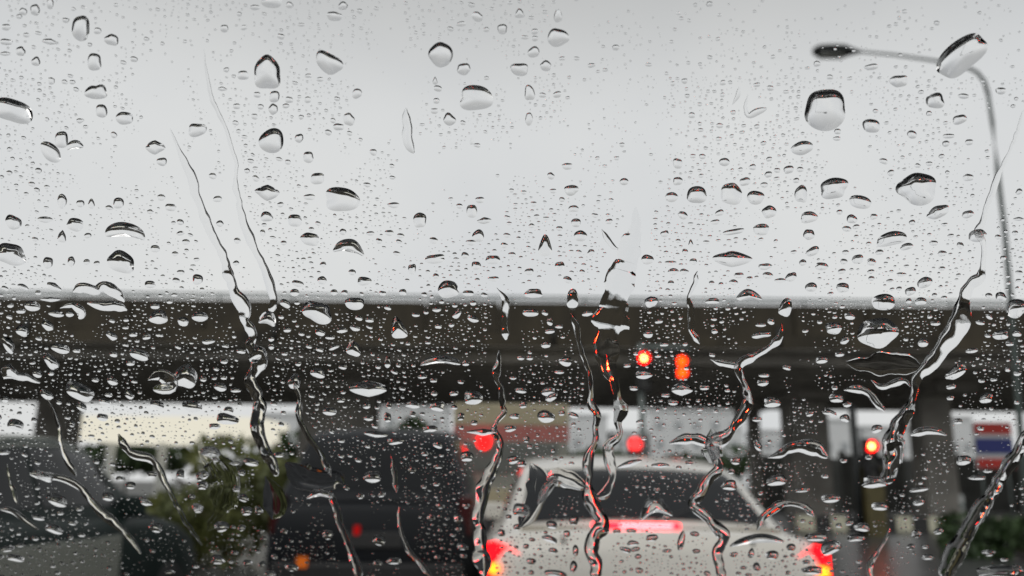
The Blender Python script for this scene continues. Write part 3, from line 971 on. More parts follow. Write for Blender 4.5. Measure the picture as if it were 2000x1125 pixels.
# (x, y, width, height, turn in degrees, kind) in photograph pixels
DROPS = [
(158,56,38,46,0,0),(68,20,19,22,0,0),(45,23,16,14,20,0),(37,32,12,9,0,0),(98,8,14,22,0,0),(12,53,18,13,0,0),(12,82,24,12,8,0),(40,100,20,19,25,0),(70,120,18,19,15,0),(10,105,22,9,0,4),
(184,120,28,32,0,0),(190,60,15,13,0,0),(218,78,26,24,20,0),(98,82,34,12,10,4),(188,179,42,30,0,1),(198,216,22,26,0,0),(243,231,36,24,0,0),(26,216,72,46,10,0),(120,273,26,32,0,0),(146,286,32,22,0,3),
(303,288,44,26,0,4),(385,254,34,26,0,0),(100,158,14,13,0,0),(156,236,16,10,0,0),(222,264,12,14,0,0),(99,298,52,30,40,0),(316,316,20,16,0,0),(121,394,20,28,0,0),(157,398,16,14,0,0),(178,398,18,20,0,2),
(231,397,22,20,0,0),(213,406,17,9,12,0),(315,386,16,13,0,0),(333,405,20,15,10,0),(26,434,34,26,28,0),(88,429,28,14,0,0),(147,439,34,24,22,0),(121,462,22,24,0,2),(243,455,80,36,4,3),(238,512,54,40,24,0),
(20,497,60,42,18,0),(93,513,20,22,0,0),(139,511,15,20,0,0),(169,512,13,12,0,0),(189,514,12,9,0,0),(303,486,17,15,0,0),(363,473,15,11,0,0),(352,456,15,9,0,0),(386,546,20,20,0,0),(353,532,15,9,0,0),
(293,556,22,14,0,0),(342,496,13,10,0,0),(45,561,22,12,22,0),(105,560,30,16,25,4),(438,56,16,15,0,0),(498,15,20,11,0,0),(530,4,40,22,0,0),(653,32,30,18,0,0),(670,12,20,15,0,0),(522,141,57,64,0,1),
(640,122,56,36,36,0),(475,148,22,18,0,0),(502,185,15,11,0,0),(536,189,21,21,0,0),(534,213,19,22,0,0),(601,195,13,14,0,0),(565,195,15,13,0,0),(558,207,13,11,0,0),(462,208,15,11,0,0),(497,228,13,11,0,0),
(588,229,11,9,0,0),(697,183,19,20,0,0),(681,233,23,25,0,0),(661,248,22,13,0,0),(641,259,13,12,0,0),(650,236,11,11,0,0),(530,274,50,47,0,0),(584,270,17,17,0,0),(434,174,20,9,0,4),(602,307,22,20,0,0),
(620,349,27,22,0,0),(522,376,53,30,3,4),(604,385,21,13,0,0),(668,390,68,44,0,0),(521,423,23,20,0,0),(576,431,26,25,0,0),(548,400,13,11,0,0),(513,455,11,13,0,0),(604,467,36,25,10,0),(463,470,13,12,0,0),
(554,475,13,9,0,0),(608,448,11,9,0,0),(670,453,13,12,25,0),(680,486,58,36,8,3),(760,455,17,12,0,0),(768,401,24,12,0,0),(723,456,15,9,0,0),(629,548,19,16,0,0),(575,572,18,15,0,0),(581,554,24,12,14,0),
(711,549,27,17,0,0),(652,571,15,12,0,0),(673,572,13,10,0,0),(787,571,15,12,0,0),(688,532,15,11,0,0),(631,517,13,11,0,0),(461,514,13,10,0,0),(415,344,15,13,0,0),(425,389,18,12,0,0),(429,437,15,13,0,0),
(860,107,47,52,0,0),(932,33,22,20,0,0),(901,47,20,10,0,0),(981,57,18,20,0,0),(950,58,13,9,0,0),(906,135,28,22,0,0),(930,192,66,46,0,0),(1015,135,34,24,0,0),(1066,129,24,20,0,0),(1090,74,46,36,-8,1),
(1042,103,24,20,-30,0),(1034,181,20,28,0,0),(1033,232,18,24,0,1),(878,233,24,22,40,0),(850,158,13,15,0,2),(855,173,18,11,12,0),(852,197,13,11,0,0),(848,217,15,11,0,0),(921,276,11,14,0,2),(932,284,13,9,0,0),
(1088,185,16,13,0,0),(1015,26,24,18,0,2),(1090,30,22,26,0,2),(1155,128,16,9,-10,0),(1182,137,12,7,0,0),(950,153,12,8,0,0),(904,240,11,9,20,0),(820,430,25,29,0,0),(921,413,20,26,0,0),(946,431,28,13,0,4),
(937,391,18,12,0,0),(897,403,13,10,0,0),(934,461,22,26,0,0),(920,474,20,11,0,0),(1065,479,33,42,0,2),(850,506,40,17,-6,0),(963,507,28,17,0,0),(930,519,18,16,0,0),(847,470,17,12,0,0),(876,565,44,34,-8,1),
(915,573,20,12,0,0),(1042,573,32,19,0,0),(1034,531,17,14,0,0),(1093,521,18,22,0,0),(1134,461,26,22,0,0),(1125,436,19,16,0,0),(1120,408,19,14,0,0),(1115,372,30,20,0,0),(1076,344,15,14,0,0),(1108,325,21,13,0,0),
(963,545,21,10,0,0),(1109,547,18,13,25,0),(1118,584,24,38,0,1),(1038,441,13,9,0,0),(1080,373,13,9,0,0),(990,460,15,9,10,0),(1137,531,11,9,0,0),(805,526,15,20,0,0),(1219,355,18,14,0,0),(1324,320,17,22,0,0),
(1415,317,22,16,0,0),(1324,354,18,16,0,0),(1312,385,26,20,0,0),(1361,381,40,32,0,0),(1428,378,46,42,0,1),(1477,386,34,26,12,0),(1455,355,21,16,-10,0),(1565,380,24,34,0,0),(1502,414,26,24,-30,0),(1580,425,34,22,-10,0),
(1487,448,32,22,0,0),(1580,458,21,22,0,0),(1430,506,74,34,3,4),(1334,421,20,15,0,0),(1405,416,18,11,-10,0),(1397,434,18,10,-10,0),(1433,453,40,11,-8,0),(1265,507,24,20,0,0),(1315,531,21,15,0,0),(1336,531,18,12,0,0),
(1310,514,22,10,0,0),(1272,590,24,24,35,0),(1462,581,48,28,0,3),(1494,521,26,13,0,0),(1443,538,19,11,0,0),(1433,552,18,12,0,0),(1500,538,20,13,0,0),(1545,541,24,18,-35,0),(1524,548,21,11,0,0),(1585,561,24,18,0,0),
(1588,491,26,18,-30,0),(1535,600,26,36,20,1),(1392,588,26,12,0,0),(1349,475,13,14,0,2),(1540,331,20,15,-15,0),(1568,513,14,12,-30,0),(1298,457,17,12,-15,0),(1878,110,112,56,-42,0),(1612,215,84,76,0,0),(1702,131,28,11,-15,0),
(1756,159,34,24,-8,0),(1826,197,34,30,-10,0),(1882,188,21,12,0,0),(1702,246,34,26,0,0),(1567,290,44,28,0,0),(1782,263,19,16,0,0),(1875,233,28,18,-18,0),(1955,178,21,13,0,0),(1628,368,54,38,0,0),(1681,394,44,26,8,0),
(1792,369,80,64,-10,0),(1832,415,48,24,-26,0),(1740,338,16,12,0,0),(1726,315,16,12,10,0),(1636,257,13,11,0,0),(1635,271,16,9,0,0),(1853,266,24,9,0,0),(1893,278,16,12,0,0),(1891,347,20,15,0,0),(1890,419,25,14,-20,0),
(1742,466,66,26,-12,1),(1664,428,20,18,0,0),(1654,447,19,11,0,0),(1672,443,14,10,-15,0),(1676,506,23,17,0,0),(1702,512,17,15,0,0),(1648,511,15,11,0,0),(1771,482,26,13,-15,0),(1824,475,17,10,0,0),(1840,495,18,12,-12,0),
(1806,552,32,20,-25,0),(1778,569,22,15,-20,0),(1646,562,26,18,-8,0),(1725,590,48,30,-5,0),(1798,589,23,15,0,0),(1605,520,26,15,0,0),(1760,536,20,8,0,0),(1955,579,21,16,0,0),(1988,602,46,38,0,0),(1910,460,38,24,-18,0),
(1876,480,13,15,-20,0),(1990,428,22,8,0,4),
(63,598,30,22,20,0),(40,608,19,10,0,0),(20,597,15,9,0,0),(98,585,40,10,0,4),(110,613,31,13,0,0),(136,613,20,12,10,0),(44,646,26,22,28,0),(93,636,26,17,42,0),(17,674,36,20,55,0),(118,681,40,18,10,0),
(100,706,38,20,52,0),(271,693,38,20,12,0),(310,620,36,28,0,0),(358,628,26,17,10,0),(390,619,32,20,0,0),(255,709,17,12,0,0),(223,692,15,13,0,0),(218,656,24,14,42,0),(260,653,17,10,0,0),(286,658,15,12,0,0),
(218,743,24,15,42,0),(155,765,58,32,26,0),(363,734,46,50,25,1),(72,730,20,14,10,0),(90,771,28,16,28,0),(252,771,24,13,42,0),(186,742,14,10,0,0),(100,729,13,10,0,0),(303,598,18,12,0,0),(212,771,15,10,0,0),
(375,793,38,26,10,0),(307,791,28,13,16,0),(205,785,26,12,16,0),(160,795,24,14,30,0),(200,815,22,14,10,0),(30,830,32,22,18,0),
(620,610,54,42,10,0),(693,593,36,25,0,0),(557,593,20,16,20,0),(522,626,36,32,15,3),(777,640,38,42,-10,2),(691,683,30,26,20,0),(575,746,24,32,0,0),(720,759,76,32,0,4),(757,707,13,24,0,0),(620,728,30,18,8,0),
(669,717,16,10,0,0),(430,756,26,16,12,0),(460,762,21,10,0,0),(438,706,15,10,0,0),(471,686,18,10,8,0),(407,667,24,11,-5,0),(625,649,21,13,12,0),(667,645,21,11,0,0),(693,641,21,11,12,0),(645,659,20,8,-4,0),
(561,644,16,10,0,0),(722,625,17,10,0,0),(701,621,15,10,15,0),(643,804,28,16,5,0),(530,662,12,12,0,0),(530,676,12,15,0,0),(652,679,20,9,-18,0),(720,817,20,10,0,0),(717,792,16,13,0,0),(760,791,11,15,0,0),(757,816,14,19,0,0),
(862,706,70,22,2,3),(853,605,18,10,-6,0),(893,613,22,13,-50,0),(924,623,22,15,20,0),(812,615,15,8,0,0),(856,637,14,10,0,0),(1037,611,30,16,0,0),(1074,628,12,15,0,0),(1074,647,19,10,0,0),(1092,638,15,8,0,0),
(1064,611,13,10,20,0),(1147,613,20,12,-8,0),(1105,706,26,19,0,0),(1035,699,14,9,0,0),(1066,673,18,14,15,0),(1017,699,14,10,0,0),(925,777,34,28,0,0),(1071,765,26,18,0,0),(1018,762,23,12,0,0),(887,768,17,10,0,0),
(848,768,13,12,0,0),(900,746,13,8,0,0),(825,736,18,9,0,0),(847,743,13,9,0,0),(1093,727,20,8,0,0),(1078,776,28,13,-25,0),(1067,814,34,26,0,0),(855,794,28,20,0,0),(806,790,28,16,0,0),(900,814,15,14,0,0),
(1005,813,18,12,0,0),(997,837,25,12,0,0),(840,838,26,14,-4,0),(1120,811,20,12,18,0),(1097,807,15,10,0,0),(942,844,58,15,0,4),(1022,791,15,14,0,0),(887,796,13,9,0,0),
(1257,732,34,18,0,0),(1332,761,42,26,0,4),(1238,758,17,10,0,0),(1266,653,19,14,0,0),(1297,673,17,8,0,0),(1487,654,36,13,-4,0),(1492,733,21,9,0,0),(1490,748,23,12,0,0),(1507,786,32,20,0,0),(1225,714,15,8,0,0),
(1300,772,18,8,0,0),(1376,757,19,10,0,0),(1314,786,22,11,10,0),(1506,628,15,12,20,0),(1486,635,21,8,0,0),(1537,718,18,9,15,0),(1391,693,12,8,10,0),(1287,628,15,9,-12,0),
(1714,650,82,60,-8,0),(1628,641,32,23,0,0),(1660,618,20,14,0,0),(1650,665,20,15,-20,0),(1802,669,22,18,0,0),(1827,632,18,10,0,0),(1955,654,30,19,-12,0),(1986,651,18,14,0,0),(1972,671,16,10,0,0),(1898,685,25,10,-8,0),
(1868,726,44,22,-45,0),(1926,777,26,20,0,0),(1632,778,28,16,0,0),(1655,790,17,12,-8,0),(1858,755,18,12,-20,0),(1856,777,14,10,0,0),(1917,744,13,8,0,0),(1987,729,16,10,0,0),(1968,721,12,10,0,0),(1605,703,24,13,-4,0),
(1640,692,18,10,-8,0),(1915,630,17,10,0,0),(1932,619,15,9,15,0),(1650,817,18,16,0,0),(1713,838,22,16,-8,0),(1871,823,20,11,0,0),(1620,806,28,11,12,0),
(8,884,22,10,0,0),(48,888,14,9,15,0),(88,932,34,16,24,0),(112,977,46,21,20,0),(106,1033,38,17,20,0),(142,1021,22,10,0,0),(75,1011,26,12,10,0),(210,970,24,16,10,0),(280,975,16,10,25,0),(235,935,17,10,0,0),
(305,1030,30,18,8,0),(297,926,20,13,0,0),(255,948,21,15,0,0),(352,927,17,16,0,0),(390,931,15,18,0,0),(155,993,16,10,0,0),(118,1001,15,11,0,0),(15,1071,28,12,-5,0),(40,1065,20,8,-8,0),(30,1090,36,13,10,0),
(385,991,20,16,15,0),(332,1118,20,10,0,0),(285,982,24,12,22,0),(443,819,42,22,14,0),(419,833,22,12,0,0),(447,801,20,12,18,0),(411,882,38,20,6,0),(490,903,30,15,12,0),(458,905,21,9,0,0),(398,927,20,18,0,0),
(395,948,21,17,0,0),(545,888,21,10,0,0),(421,898,12,10,0,0),(472,923,14,12,0,0),(462,955,15,12,0,0),(475,972,23,16,15,0),(482,998,23,17,0,0),(505,997,17,16,0,0),(387,994,20,15,0,0),(432,1028,30,22,0,0),
(472,1031,17,12,0,0),(623,966,48,24,0,3),(728,931,34,24,0,0),(700,898,15,10,15,0),(640,1044,23,19,0,0),(740,1055,25,21,12,0),(425,1093,28,17,0,0),(483,1100,20,13,0,0),(512,1102,15,12,0,0),(570,1108,26,17,12,0),
(528,1121,22,13,0,0),(458,1080,14,10,0,0),(543,1071,12,8,0,0),(677,952,12,10,0,0),(745,966,15,10,0,0),(704,969,14,11,0,0),(734,848,48,13,6,4),(772,862,34,13,0,0),(912,891,26,20,0,0),(855,869,20,15,12,0),
(1003,898,26,16,-15,0),(1018,906,20,12,0,0),(1028,858,14,12,0,0),(857,911,22,8,0,0),(805,918,16,12,0,0),(860,988,18,12,10,0),(842,1011,16,12,0,0),(895,1013,22,16,30,0),(1018,996,30,28,10,0),(980,1041,15,14,0,0),
(903,1068,20,14,0,0),(905,1086,14,10,0,0),(910,988,14,10,0,0),(1010,1029,15,12,0,0),(770,1096,30,13,0,0),(737,1100,18,12,0,0),(1038,1096,20,12,12,0),(1250,824,15,8,0,0),(1258,856,14,8,0,0),(1230,906,56,12,-16,4),
(1290,909,38,10,0,4),(1346,904,15,9,0,0),(1280,995,58,46,-10,3),(1121,1017,19,18,0,0),(1078,1026,22,14,0,0),(1302,1011,16,12,25,0),(1273,1051,24,13,0,0),(1331,1057,15,38,12,0),(1357,1043,20,10,8,0),(1235,1061,24,11,0,0),
(1222,1074,24,11,15,0),(1241,1073,18,10,-8,0),(1124,1075,12,22,0,0),(1120,1107,16,23,8,0),(1246,1087,15,10,0,0),(1303,1076,20,7,0,0),(1248,1114,16,11,0,0),(1360,1077,15,11,0,0),(1074,1053,32,12,22,0),(1080,1075,18,11,0,0),
(1085,1120,42,13,8,0),(1205,1037,16,9,0,0),(1233,1036,22,9,0,0),(1425,947,32,19,0,0),(1437,900,22,13,0,0),(1428,920,14,12,0,0),(1480,870,22,15,45,0),(1517,938,36,24,-15,0),(1567,957,30,10,0,0),(1622,974,36,16,0,0),
(1612,930,15,9,0,0),(1592,1049,42,16,0,0),(1671,1051,34,13,0,0),(1684,1030,34,16,-4,0),(1623,1069,42,25,-25,0),(1478,1057,100,24,-4,3),(1508,1084,26,18,0,0),(1545,1069,20,14,20,0),(1433,1083,16,10,0,0),(1467,1081,13,20,15,0),
(1478,1107,14,17,-20,0),(1452,1109,15,8,0,0),(1587,1114,44,16,0,0),(1658,1021,18,10,-10,0),(1575,1098,16,10,0,0),(1478,819,22,10,0,0),(1648,900,15,9,0,0),(1708,942,48,22,0,0),(1718,989,32,16,0,0),(1796,956,38,10,-8,0),
(1795,981,23,13,-32,0),(1790,1042,20,16,0,0),(1833,1037,19,13,-12,0),(1779,1068,16,12,-12,0),(1807,1067,14,10,0,0),(1812,1088,22,11,0,0),(1881,899,28,20,0,0),(1929,920,20,8,0,0),(1908,933,36,9,0,0),(1931,1080,26,13,0,0),
(1961,1093,16,7,0,0),(1985,1108,20,11,0,0),(1952,1118,92,26,0,0),(1697,893,14,10,0,0),
]

# rivulets: name-less list of (path [(x, y, width)], height factor, ripple, label)
RIV = [
([(400,95,3),(404,150,5),(410,185,7),(432,232,7),(450,285,7),(461,320,7),(460,365,11),(470,405,13),(478,440,13),(492,475,14),(512,515,15),(526,550,16),(536,585,16),(531,610,18)], 0.5, 0.15, 'thin crooked water trickle down the pale sky, second of two side by side'),
([(332,252,3),(345,285,8),(362,318,12),(378,350,14),(384,385,15),(398,420,17),(410,448,18),(432,492,19),(446,535,20),(458,575,22),(478,600,24),(480,625,24),(495,660,22),(488,672,26),(500,690,30),(506,705,30),(497,722,24),(489,742,22),(498,768,24),(508,792,26),(502,820,30),(505,850,30),(516,880,26),(530,905,22),(540,930,14)], 0.5, 0.2, 'long dark water trickle running from the sky down over the overpass'),
([(972,562,5),(985,585,12),(988,610,14),(986,640,14),(988,664,12)], 0.55, 0.2, 'short hooked trickle at the upper edge of the overpass above the bus'),
([(976,684,7),(977,704,9),(971,722,16),(971,742,8),(978,760,10),(982,790,12),(984,805,14),(970,825,12),(968,845,12),(976,858,14),(978,880,18),(966,905,20),(950,940,22),(942,965,24),(936,1000,26),(936,1040,28),(940,1080,30),(946,1130,34)], 0.5, 0.15, 'thick red tinged water trickle over the bus and beside the white car'),
([(1113,612,6),(1124,632,10),(1132,665,8),(1140,695,10),(1152,725,10),(1156,760,10),(1154,790,14),(1166,812,14),(1162,835,14),(1165,860,16),(1152,890,20),(1148,920,20),(1150,950,20),(1150,972,26),(1166,1000,28),(1176,1028,28),(1160,1052,26),(1155,1078,26),(1165,1105,26),(1158,1130,26)], 0.5, 0.15, 'long wavy trickle crossing the rear window of the white car'),
([(1243,405,10),(1240,440,22),(1232,480,34),(1222,520,46),(1206,560,62),(1200,600,70),(1192,640,60),(1184,680,46),(1188,715,40),(1200,745,22),(1204,780,16),(1212,800,28),(1205,825,16),(1208,850,14),(1188,872,18),(1192,900,18),(1196,930,16),(1186,958,18),(1164,974,16)], 0.13, 0.6, 'broad frothy water streak splitting the sky above the red signals'),
([(1528,632,8),(1524,658,12),(1506,676,14),(1478,694,14),(1444,712,16),(1448,735,14),(1460,765,16),(1462,790,18),(1444,820,20),(1418,852,22),(1392,868,26),(1398,890,20),(1404,915,20),(1380,942,22),(1364,968,20),(1352,985,16),(1374,1004,20),(1398,1026,24),(1414,1050,26),(1402,1080,24),(1404,1105,24),(1416,1130,24)], 0.5, 0.2, 'long forked water trickle zigzagging down past the white car roof'),
([(1386,702,5),(1405,708,11),(1425,712,12),(1442,715,12)], 0.5, 0.1, 'short side arm joining the forked zigzag trickle'),
([(1308,866,14),(1335,858,18),(1362,858,18),(1385,868,14)], 0.45, 0.1, 'short sideways water tongue over the distant building, touching the zigzag trickle'),
([(1998,215,5),(1985,260,6),(1966,305,7),(1950,342,9),(1940,372,10),(1930,402,12),(1924,425,10),(1914,452,16),(1922,478,10),(1919,510,12),(1914,540,16),(1892,560,22),(1880,590,30),(1876,622,32),(1858,655,34),(1838,686,32),(1818,712,28),(1795,735,24),(1786,765,20),(1775,795,22),(1760,825,26),(1745,856,34),(1742,885,44),(1738,915,40),(1730,945,24)], 0.38, 0.3, 'broad water streak bending down from beside the lamp post'),
([(2010,838,22),(1985,885,24),(1955,935,28),(1925,982,32),(1895,1030,38),(1868,1075,44),(1845,1130,50)], 0.30, 0.12, 'widest slanting water trickle crossing the lower corner by the sign'),
([(577,748,9),(584,780,10),(586,820,11),(602,850,11),(622,882,12),(640,915,12),(646,930,8)], 0.5, 0.15, 'trickle running from the overpass down across the thick pier'),
([(642,958,12),(655,982,14),(662,1010,14),(672,1042,13),(686,1080,14),(702,1130,14)], 0.5, 0.15, 'trickle with red glints running over the dark van'),
([(764,890,5),(770,915,9),(773,940,10),(775,962,7)], 0.5, 0.15, 'short vertical trickle over the roof of the dark van'),
([(778,990,6),(780,1015,9),(786,1048,10),(802,1078,11),(822,1102,11),(845,1130,11)], 0.5, 0.15, 'thin red lit trickle over the rear of the dark van'),
([(92,780,6),(108,812,8),(117,842,10),(120,872,11),(134,905,12),(150,930,9)], 0.5, 0.2, 'trickle over the roof of the teal car'),
([(58,925,16),(95,930,12),(130,938,14),(160,954,20),(176,975,14),(200,1002,15),(232,1028,16),(255,1052,12),(275,1082,9)], 0.45, 0.2, 'slanting trickle across the side window of the teal car'),
([(230,848,14),(245,872,18),(262,888,18),(292,896,18),(312,915,16),(326,945,12),(338,975,14),(352,1000,10),(372,1035,8),(395,1065,6)], 0.45, 0.25, 'curled trickle below the lit cream canopy'),
([(1364,530,7),(1356,552,12),(1347,580,10),(1352,604,16),(1350,630,13),(1348,646,9),(1358,660,13),(1366,672,8)], 0.5, 0.2, 'short broken trickle above the two red signals'),
([(1738,1032,7),(1728,1058,9),(1712,1082,10),(1700,1105,12),(1704,1130,13)], 0.5, 0.15, 'short trickle over the wet road beyond the white car'),
([(1478,1036,10),(1488,1015,14),(1506,996,14),(1528,984,12),(1552,984,10),(1574,992,14),(1590,1008,12)], 0.5, 0.15, 'arched trickle over the rear corner of the white car'),
([(1500,894,12),(1524,888,14),(1545,876,20),(1570,872,24),(1595,878,24),(1618,893,14)], 0.5, 0.15, 'wide wing shaped water blob in front of the round pier'),
([(1648,762,9),(1672,760,14),(1696,768,14),(1712,786,14),(1728,803,10)], 0.5, 0.15, 'bent trickle under the deck beside the broad streak'),
([(1700,742,10),(1725,756,14),(1748,748,14),(1770,744,12),(1778,756,8)], 0.45, 0.2, 'curled water tongue under the dark film, touching the broad streak'),
([(1780,850,12),(1806,842,14),(1830,843,14),(1848,850,8)], 0.45, 0.1, 'short sideways water tongue before the dark pier by the sign'),
([(793,212,8),(795,240,17),(798,272,19),(807,300,10)], 0.85, 0.2, 'short upright dark streak in the open sky'),
([(560,905,20),(590,930,46),(625,938,50),(660,935,34),(672,945,14)], 0.055, 0.6, 'smooth water smear between the bushy tree and the dark van'),
([(520,930,16),(530,960,36),(536,990,40),(534,1015,18)], 0.06, 0.6, 'smooth upright water smear below the end of the long dark trickle'),
([(1392,838,16),(1396,862,40),(1392,884,44),(1386,905,18)], 0.06, 0.6, 'smooth water smear where the side tongue meets the zigzag trickle'),
([(1035,905,12),(1052,930,34),(1050,965,42),(1034,1000,36),(1020,1030,16)], 0.055, 0.6, 'smooth water smear along the rear pillar of the white car'),
([(390,880,14),(420,905,46),(440,950,52),(430,1000,44),(405,1035,16)], 0.05, 0.6, 'broad smooth water smear over the bushy tree'),
([(1432,205,5),(1440,190,8),(1444,170,5)], 0.5, 0.1, 'tiny curved trickle high in the sky above the signals'),
([(1462,185,4),(1458,210,7),(1462,226,9),(1482,218,10),(1500,212,6)], 0.5, 0.1, 'hook shaped trickle high in the sky, lower of two'),
([(1176,448,5),(1186,466,11),(1196,482,10),(1206,486,6)], 0.5, 0.1, 'short slanted trickle beside the frothy streak'),
([(15,905,5),(22,940,8),(30,965,8),(36,985,5)], 0.5, 0.2, 'short trickle at the picture edge over the teal car window'),
([(0,995,8),(25,998,10),(48,1015,10),(75,1035,6)], 0.5, 0.2, 'low slanting trickle at the picture edge on the teal car'),
([(140,570,14),(160,562,20),(185,568,18),(205,560,20),(228,574,18),(242,590,12)], 0.4, 0.6, 'ragged water patch across the upper edge of the overpass'),
([(115,602,8),(140,596,14),(158,612,16),(152,622,10)], 0.45, 0.4, 'ragged small water patch just under the overpass edge'),
([(172,592,12),(200,598,18),(225,598,18),(246,606,10)], 0.4, 0.5, 'lower strip of water below the ragged patch'),
([(290,742,16),(310,732,22),(332,745,24),(330,758,20),(300,760,14)], 0.35, 0.5, 'wrinkled water blob on the overpass beside a tall drop'),
([(0,722,26),(20,728,34),(34,735,22),(55,738,14),(78,748,8)], 0.35, 0.5, 'wrinkled water blob at the picture edge on the overpass'),
([(1655,708,14),(1690,712,36),(1730,710,46),(1770,712,40),(1800,718,20)], 0.06, 0.3, 'flat dark water film below the largest drop on the overpass'),
([(1068,940,14),(1085,932,30),(1110,938,38),(1138,950,26),(1152,955,12)], 0.10, 0.5, 'smooth water lens over the rear window corner of the white car'),
([(1050,985,10),(1066,955,16),(1088,930,18)], 0.35, 0.5, 'mottled red streak along the white car rear pillar'),
]


def catmull(pts, per=5):
    out = []
    P_ = [pts[0]] + list(pts) + [pts[-1]]
    for i in range(1, len(P_) - 2):
        p0, p1, p2, p3 = (np.array(P_[i + d], float) for d in (-1, 0, 1, 2))
        for k in range(per):
            t = k / per
            out.append(0.5 * ((2 * p1) + (-p0 + p2) * t + (2 * p0 - 5 * p1 + 4 * p2 - p3) * t * t + (-p0 + 3 * p1 - 3 * p2 + p3) * t ** 3))
    out.append(np.array(pts[-1], float))
    return out


def rivulet(path, hf, ripple, label, seed):
    r = random.Random(seed)
    step = []
    # resample so ribs are about 5 px apart
    dense = catmull(path, 10)
    acc = [dense[0]]
    for p in dense[1:]:
        if np.hypot(*(p[:2] - acc[-1][:2])) > 4.0:
            acc.append(p)
    if np.hypot(*(dense[-1][:2] - acc[-1][:2])) > 1.0:
        acc.append(dense[-1])
    n = len(acc)
    tabs = [[r.uniform(-1, 1) for _ in range(400)] for _ in range(6)]

    def vn(q, x):                      # smooth value noise
        i0 = int(math.floor(x))
        t_ = smoothstep(x - i0)
        T = tabs[q]
        return T[i0 % 400] * (1 - t_) + T[(i0 + 1) % 400] * t_
    ctr, wid = [], []
    for i, p in enumerate(acc):
        s = i * 4.5
        w = max(2.2, p[2]) * (1 + 0.30 * vn(0, s / 26.0) + 0.16 * vn(1, s / 11.0))
        e = min(i, n - 1 - i)
        w *= min(1.0, 0.3 + 0.28 * e)
        jx = 2.2 * vn(2, s / 21.0) + 1.2 * vn(3, s / 9.0)
        ctr.append((p[0] + jx, p[1]))
        wid.append(w)
    streaky = hf < 0.36
    K = 9 if max(wid) < 20 else 13
    vs2, fs2 = [], []
    base_i = []
    for i in range(n):
        a, b = np.array(ctr[max(0, i - 1)]), np.array(ctr[min(n - 1, i + 1)])
        t = b - a
        t /= max(1e-6, np.hypot(*t))
        nn = np.array((-t[1], t[0]))
        c0 = np.array(on_glass(*ctr[i]))
        l = np.array(on_glass(*(np.array(ctr[i]) + nn * wid[i] / 2)))
        rr = np.array(on_glass(*(np.array(ctr[i]) - nn * wid[i] / 2)))
        half = np.hypot(*(l - rr)) / 2
        s = i * 4.5
        for k in range(K):
            u = -math.cos(math.pi * k / (K - 1))
            q = c0 + (rr - l) / 2 * u
            u0 = (q[0] - c0[0]) / half if half > 0 else 0.0
            skew = 1 + 0.75 * (0.6 if ctr[i][0] < 1000 else -0.4) * u0      # heavier on the lee side
            h = half * hf * 0.72 * skew * (max(0.0, 1 - u * u) ** 0.75)
            if streaky:
                bead = 1 + 0.25 * vn(4, s / 40.0)
                rip = 1 + ripple * (0.7 * vn(5, u * 2.2 + 7 + s / 70.0) + 0.45 * vn(3, u * 4.3 + 31 + s / 45.0))
            else:
                bead = 1 + 0.18 * vn(4, s / 24.0)
                rip = 1 + ripple * (0.6 * vn(5, s / 14.0 + u * 0.8) + 0.5 * vn(1, s / 9.0 + 40 - u * 1.2))
            vs2.append((q[0], q[1], GAP + max(0.0, h * bead * max(0.1, rip))))
    for i in range(n - 1):
        for k in range(K - 1):
            fs2.append((i * K + k, (i + 1) * K + k, (i + 1) * K + k + 1, i * K + k + 1))
    b0 = len(vs2)
    for i in range(n):
        vs2.append((vs2[i * K][0], vs2[i * K][1], GAP))
        vs2.append((vs2[i * K + K - 1][0], vs2[i * K + K - 1][1], GAP))
    for i in range(n - 1):
        fs2.append((b0 + 2 * i, b0 + 2 * i + 1, b0 + 2 * i + 3, b0 + 2 * i + 2))
    # orientation: make the top face outwards
    v0, v1, v2 = (np.array(vs2[j]) for j in fs2[(K - 1) * (n // 2) + K // 2][:3])
    if np.cross(v1 - v0, v2 - v0)[2] < 0:
        nt = (n - 1) * (K - 1)
        fs2 = [f[::-1] for f in fs2]
    me = bpy.data.meshes.new('water_trickle')
    me.from_pydata(vs2, [], fs2)
    nt = (n - 1) * (K - 1)
    me.polygons.foreach_set('use_smooth', [True] * nt + [False] * (len(me.polygons) - nt))
    me.update()
    o = link_mesh('water_trickle', me, M_WATER)
    o.matrix_world = Mw
    tag(o, label, 'water trickle', 'water trickles on the windscreen')
    return [(c[0], c[1], w) for c, w in zip(ctr, wid)]


occ = []          # (x, y, rx, ry) taken areas
for i, (pth, hf, rip, lab) in enumerate(RIV):
    for (x, y, w) in rivulet(pth, hf, rip, lab, 100 + i)[::2]:
        occ.append((x - (5 if x < 1000 else -5), y, w / 2 + 10, w / 2 + 5))

# drops: the 300 that show largest are things, the rest join the fine droplets
LANDMARKS = [
 ('the street lamp head', 1635, 98), ('the bend of the lamp post', 1922, 150), ('the two red signals', 1295, 708), ('the white car roof', 1290, 900),
 ('the high brake light', 1258, 1025), ('the red and blue sign', 1940, 870), ('the lit cream canopy', 360, 850), ('the long dark trickle top', 335, 262),
 ('the bus red band', 1000, 842), ('the striped kerb', 1700, 1015), ('the trickle fork', 1442, 714), ('the frothy streak', 1200, 610),
 ('the upright dark streak', 797, 260), ('the teal car roof', 120, 850), ('the dark van roof', 790, 840), ('the dark verge bush', 1920, 1045),
 ('the upper left view corner', 0, 0), ('the yellow post signal', 1697, 872), ('the half dark drop', 930, 191), ('the widest arched drop', 243, 453),
 ('the lamp post middle', 1962, 450), ('the thick bridge pier', 660, 830), ('the ragged edge patch', 190, 580), ('the hooked trickle', 985, 610), ('the van indicator', 590, 1098), ('the broken trickle', 1355, 600)]
